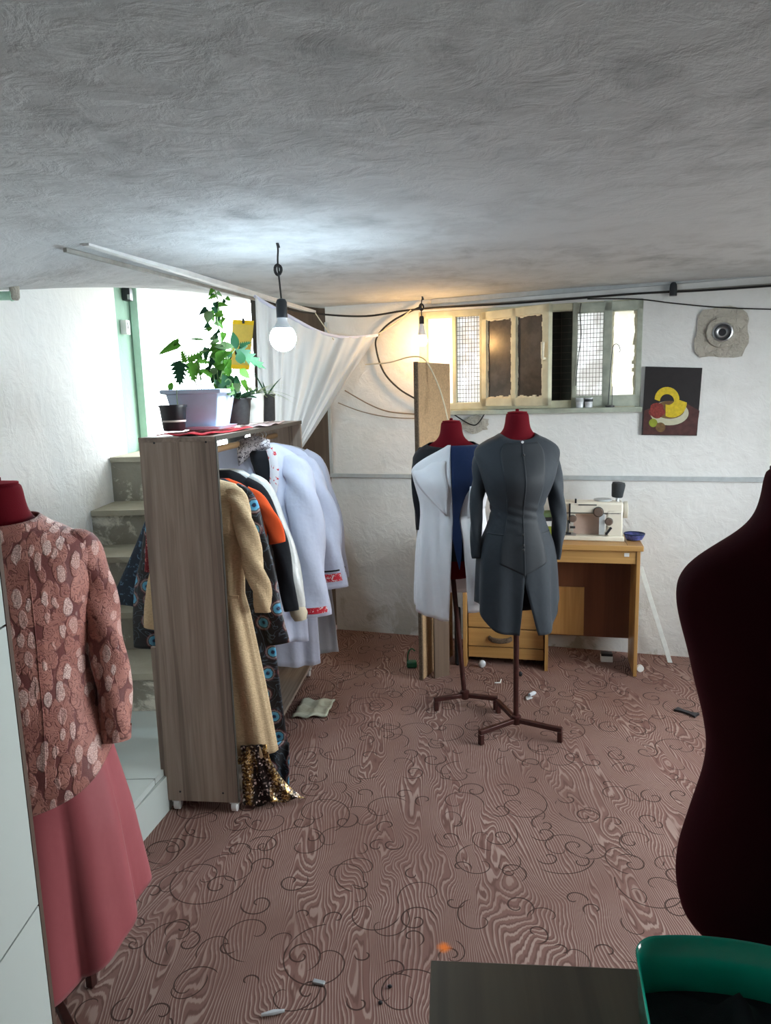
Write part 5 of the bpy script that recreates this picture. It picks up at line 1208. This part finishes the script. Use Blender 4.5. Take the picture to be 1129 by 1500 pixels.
def roundpot(label, p, r0, r1, h, mat, band=None, cat='potted plant', name='plant_pot'):
    t = thing(name, label, cat, p)
    MB().lathe([(r0 * 0.9, 0.0), (r0, 0.004), (r1, h), (r1 + 0.003, h), (r1 + 0.003, h - 0.008), (r1 - 0.003, h - 0.002), (r1 - 0.006, h * 0.8)], (0, 0, 0), 28, 'z', True).build('pot', mat, t)
    MB().lathe([(r1 * 0.9, h * 0.78), (r1 * 0.9, h * 0.82), (0.002, h * 0.84)], (0, 0, 0), 20).build('soil', 'soil', t)
    if band: MB().lathe([(band[0], band[2] - 0.004), (band[0] + 0.002, band[2]), (band[1], band[2] + 0.003)], (0, 0, 0), 28, 'z', False).build('rim_line', 'white_pot', t)
    return t
p0 = flo(273, 634, ZP)
p0 = sh(-0.042, 0.09, ZP)
t = roundpot('small black pot with one thin seedling in front of the white planter', p0, 0.040, 0.050, 0.097, 'black_plastic', (0.044, 0.0455, 0.038))
MB().tube(smoothpath([(0.02, 0, 0.08), (0.018, 0, 0.12), (0.02, 0.0, 0.155)], 4), 0.0014, 6).build('stem', 'stem_green', t)
mb = MB()
for a in (160, 20, 60): mb.leaf((0.02, 0, 0.154), (math.cos(rad(a)), 0, 0.2 * math.sin(rad(a))), (0, -0.3, 1), 0.020, 0.008, 'oval', 0.1)
mb.build('leaves', 'leaf_dark', t)
p1 = sh(0.06, 0.56, ZP)
t = roundpot('square black pot partly hidden behind right corner of the white planter', p1, 0.045, 0.058, 0.115, 'black_plastic_dirty')
mb = MB()
for k in range(14):
    a = rg.uniform(0, 2 * PI); mb.leaf((0.02 * math.cos(a), 0.02 * math.sin(a), 0.11), (math.cos(a), math.sin(a), rg.uniform(0.3, 1.2)), (0, -0.2, 1), rg.uniform(0.06, 0.10), rg.uniform(0.03, 0.045), 'oval', 0.4)
mb.build('foliage', 'leaf_dark', t, angle=180)
p2 = sh(0.075, 0.745, ZP)
t = roundpot('white pot with arching variegated spider plant on the rack top', p2, 0.042, 0.05, 0.135, 'white_pot')
mb = MB()
for k in range(34):
    a = rg.uniform(0, 2 * PI); up = rg.uniform(0.3, 1.6)
    mb.leaf((0.01 * math.cos(a), 0.01 * math.sin(a), 0.125), (math.cos(a), math.sin(a), up), (-math.cos(a), -math.sin(a), 1), rg.uniform(0.10, 0.18), 0.012, 'strap', rg.uniform(0.5, 1.0))
mb.build('foliage', 'leaf_variegated', t, angle=180)
p3 = sh(0.09, 0.93, ZP)
t = roundpot('tall dark pot standing furthest along the rack top near the curtain', p3, 0.034, 0.038, 0.13, 'black_plastic_dirty')
mb = MB()
for a in (0.3, 2.2, 4.0): mb.leaf((0, 0, 0.12), (math.cos(a), math.sin(a), 1.6), (0, -1, 0.3), 0.12, 0.008, 'strap', 0.5)
mb.build('foliage', 'leaf_dark', t, angle=180)
# plant standing at the stair head, seen through the rack
q = at(347, 668, 4.62); q.z = 1.281
t = roundpot('leafy plant on the stair head glimpsed through the open rack', q, 0.05, 0.06, 0.10, 'black_plastic')
mb = MB()
for k in range(30):
    a = rg.uniform(0, 2 * PI); mb.leaf((rg.uniform(-0.05, 0.05), rg.uniform(-0.05, 0.05), 0.10 + rg.uniform(-0.02, 0.1)), (math.cos(a), math.sin(a), rg.uniform(-0.3, 0.8)), (0, -0.5, 1), rg.uniform(0.05, 0.09), 0.03, 'oval', 0.3)
mb.build('foliage', 'leaf_bright', t, angle=180)
# yellow sticky card hanging on the dark post
c = [at(x, y, 4.897) for x, y in ((341, 468), (372, 470), (365, 542), (336, 540))]
o0 = c[0]; t = thing('sticky_trap', 'yellow sticky trap card clipped to the dark post beside stair door', 'sticky trap', o0)
cc = [(v_.x - o0.x, v_.z - o0.z) for v_ in c]
def lerp2(a, b_, k): return (a[0] + (b_[0] - a[0]) * k, a[1] + (b_[1] - a[1]) * k)
MB().slab([cc[3], cc[2], cc[1], cc[0]], -0.001, 0.001).build('card', 'yellow_card', t, smooth=False)
MB().slab([lerp2(cc[0], cc[3], 0.09), lerp2(cc[1], cc[2], 0.09), cc[1], cc[0]], -0.003, -0.001).build('band', 'yellow_band', t, smooth=False)
MB().slab([cc[3], cc[2], lerp2(cc[1], cc[2], 0.91), lerp2(cc[0], cc[3], 0.91)], -0.003, -0.001).build('band', 'yellow_band', t, smooth=False)
m_ = lerp2(cc[0], cc[1], 0.5); MB().box((m_[0], -0.004, m_[1] - 0.005), (0.014, 0.010, 0.035)).build('clip', 'dark_metal', t)

# ------------------------------------------------------------------ foreground table and green tub
ft = thing('table', 'dark wood grain table top in the foreground at the bottom edge', 'table', (0.052, 0.985, 0), rad(-5))
MB().box((0.55, -0.38, 0.738), (1.1, 0.76, 0.024)).build('table_top', 'table_wood', ft, bevel=0.002)
for x, y in ((0.04, -0.04), (1.06, -0.04), (0.04, -0.72), (1.06, -0.72)):
    MB().box((x, y, 0.363), (0.04, 0.04, 0.726)).build('leg', 'table_wood', ft, bevel=0.003)
MB().box((0.55, -0.04, 0.69), (0.98, 0.02, 0.07)).build('apron', 'table_wood', ft)
GO = Vector((0.437, 0.772, 0.7505))
gt = thing('plastic_tub', 'glossy green plastic tub with rounded corners on the foreground table', 'tub', GO, rad(-12))
def tub(hx, hy, z, r):
    return sqring(hx, hy, z, r, 8)
def tubr(hx, hy, z, r, bulge=0.02):
    return [Vector((p.x, p.y + (bulge * (1 - (p.x / hx) ** 2) if p.y > 0 else 0), p.z)) for p in
            [Vector((q_.x, q_.y, q_.z)) for q_ in densify(sqring(hx, hy, z, r, 6))]]
def densify(pts):
    out = []
    for a, b_ in zip(pts, pts[1:] + pts[:1]):
        n = max(1, int((a - b_).length / 0.02)); out += [a.lerp(b_, i / n) for i in range(n)]
    return out
def rs(hx, hy, z, r): return tubr(0.13, 0.12, z, 0.035) if False else tubr(hx, hy, z, r)
base_ring = densify(sqring(0.125, 0.115, 0, 0.03, 6))
def tring(k, z): return [Vector((p.x * k, (p.y + (0.022 * (1 - (p.x / 0.125) ** 2) if p.y > 0 else 0)) * k, z)) for p in base_ring]
MB().rings([tring(0.93, 0.0), tring(0.96, 0.002), tring(1.0, 0.085), tring(1.01, 0.09), tring(1.005, 0.092), tring(0.98, 0.090), tring(0.93, 0.004)], True, True, True).build('shell', 'green_gloss', gt, angle=60)
MB().rings([tring(0.925, 0.006), tring(0.93, 0.010)], True, True, True).build('dark_lining', 'black_cloth', gt)
mb = MB(); rows = []
for j in range(13):
    q = j / 12; rows.append([Vector((-0.11 + 0.22 * u, -0.105 + 0.205 * q, 0.014 + 0.010 * math.sin(u * 9) * math.sin(q * 7) + 0.035 * math.exp(-((u - 0.55) / 0.07) ** 2 - ((q - 0.95) / 0.12) ** 2))) for u in [k / 16 for k in range(17)]])
mb.rings(rows, False); o = mb.build('cloth', 'black_cloth', loc=GO + Vector((0, 0, 0.004)), rotz=rad(-12), angle=180); tag(o, 'black cloth bundled inside the green plastic tub', 'cloth')

# ------------------------------------------------------------------ small things on the floor
p = flo(460, 1041); mb = MB(); rows = []
for j in range(13):
    q = j / 12; rows.append([Vector((-0.085 + 0.17 * u + 0.035 * (q - 0.5), -0.10 + 0.22 * q + 0.008 * math.sin(u * 11), 0.010 + 0.006 * math.sin(q * 16 + u * 2) + 0.004 * math.sin(u * 13))) for u in [k / 14 for k in range(15)]])
mb.rings(rows, False); o = mb.build('floor_mat', 'mat_cloth', loc=(p.x, p.y, 0.002), solid=0.008, angle=180); tag(o, 'small grey green quilted mat lying on the carpet by the rack', 'mat')
p = flo(1005, 1045)
t = thing('hair_clip', 'dark brown flat clip on the carpet at right', 'clip', (p.x, p.y, 0), rad(-48))
MB().rings([[Vector((x, s_ * w, z)) for s_, z in ((-1, 0.001), (1, 0.001), (1, 0.012), (-1, 0.012))] for x, w in ((-0.055, 0.022), (-0.02, 0.013), (0.02, 0.014), (0.055, 0.026))], True, True, True).build('clip_body', 'black_plastic', t, bevel=0.002)
p = flo(779, 1020)
t = thing('plastic_wrap', 'crumpled clear plastic wrap on carpet right of dark dress pole', 'wrapper', (p.x, p.y, 0), 0.6)
MB().tube([(-0.02, 0, 0.012), (0.015, 0.004, 0.013), (0.03, 0.006, 0.011)], [0.010, 0.012, 0.008], 8).build('roll', 'clear_wrap', t)
mb = MB(); mb.leaf((-0.02, -0.01, 0.006), (-1, -0.4, 0.15), (0, 0, 1), 0.05, 0.035, 'oval', 0.1); mb.build('torn_film', 'clear_wrap', t, solid=0.002)
p = flo(732, 1000)
mb = MB(); mb.tube([(-0.03, -0.01, 0.005), (0.0, -0.012, 0.005), (0.012, 0.03, 0.006)], 0.004, 8)
tag(mb.build('paper_scrap', 'white_plastic', loc=(p.x, p.y, 0)), 'bent white paper strip on carpet between the two mannequin stands', 'scrap')
p = flo(706, 978)
mb = MB(); mb.ball((0, 0, 0.024), 0.022, 12, (1, 0.7, 1.1)); tag(mb.build('plastic_bag', 'clear_wrap', loc=(p.x, p.y, 0)), 'small crumpled clear bag on carpet below the desk drawers', 'bag')
p = flo(762, 991)
tag(MB().ball((0, 0, 0.016), 0.015, 12, (0.8, 0.8, 1)).build('bobbin', 'black_plastic', loc=(p.x, p.y, 0)), 'small black bobbin on carpet right of the dark dress pole', 'bobbin')
p = flo(608, 977)
t = thing('green_bag', 'green bag handle lying on floor behind the chipboard panel', 'bag', (p.x - 0.02, p.y, 0))
MB().box((0, 0, 0.02), (0.06, 0.05, 0.04)).build('bag_body', 'green_bag', t, bevel=0.01)
MB().tube(smoothpath([(-0.025, 0, 0.03), (-0.02, 0, 0.09), (0.0, 0, 0.115), (0.02, 0, 0.10)], 4), 0.004).build('bag_handle', 'green_bag', t)
p = flo(467, 1441)
tag(MB().box((0, 0, 0.004), (0.035, 0.014, 0.008), Matrix.Rotation(-0.3, 3, 'Z')).build('foil_scrap', 'metal', loc=(p.x, p.y, 0), bevel=0.002), 'small grey foil scrap on the carpet near bottom centre', 'scrap')
p = flo(400, 1487)
tag(MB().tube([(-0.03, -0.006, 0.007), (0.0, 0, 0.008), (0.03, 0.006, 0.007)], [0.004, 0.007, 0.004], 8).build('paper_scrap', 'clear_wrap', loc=(p.x, p.y, 0)), 'twisted pale paper scrap on the carpet at the bottom edge', 'scrap')
for x, y, lab in ((571, 1447, 'black bead on carpet, nearer the table corner'), (557, 1471, 'black bead on carpet, nearer the bottom edge')):
    p = flo(x, y); tag(MB().ball((0, 0, 0.005), 0.005, 10, (1.3, 1, 1)).build('bead', 'black_plastic', loc=(p.x, p.y, 0)), lab, 'bead', 'black beads on the carpet')
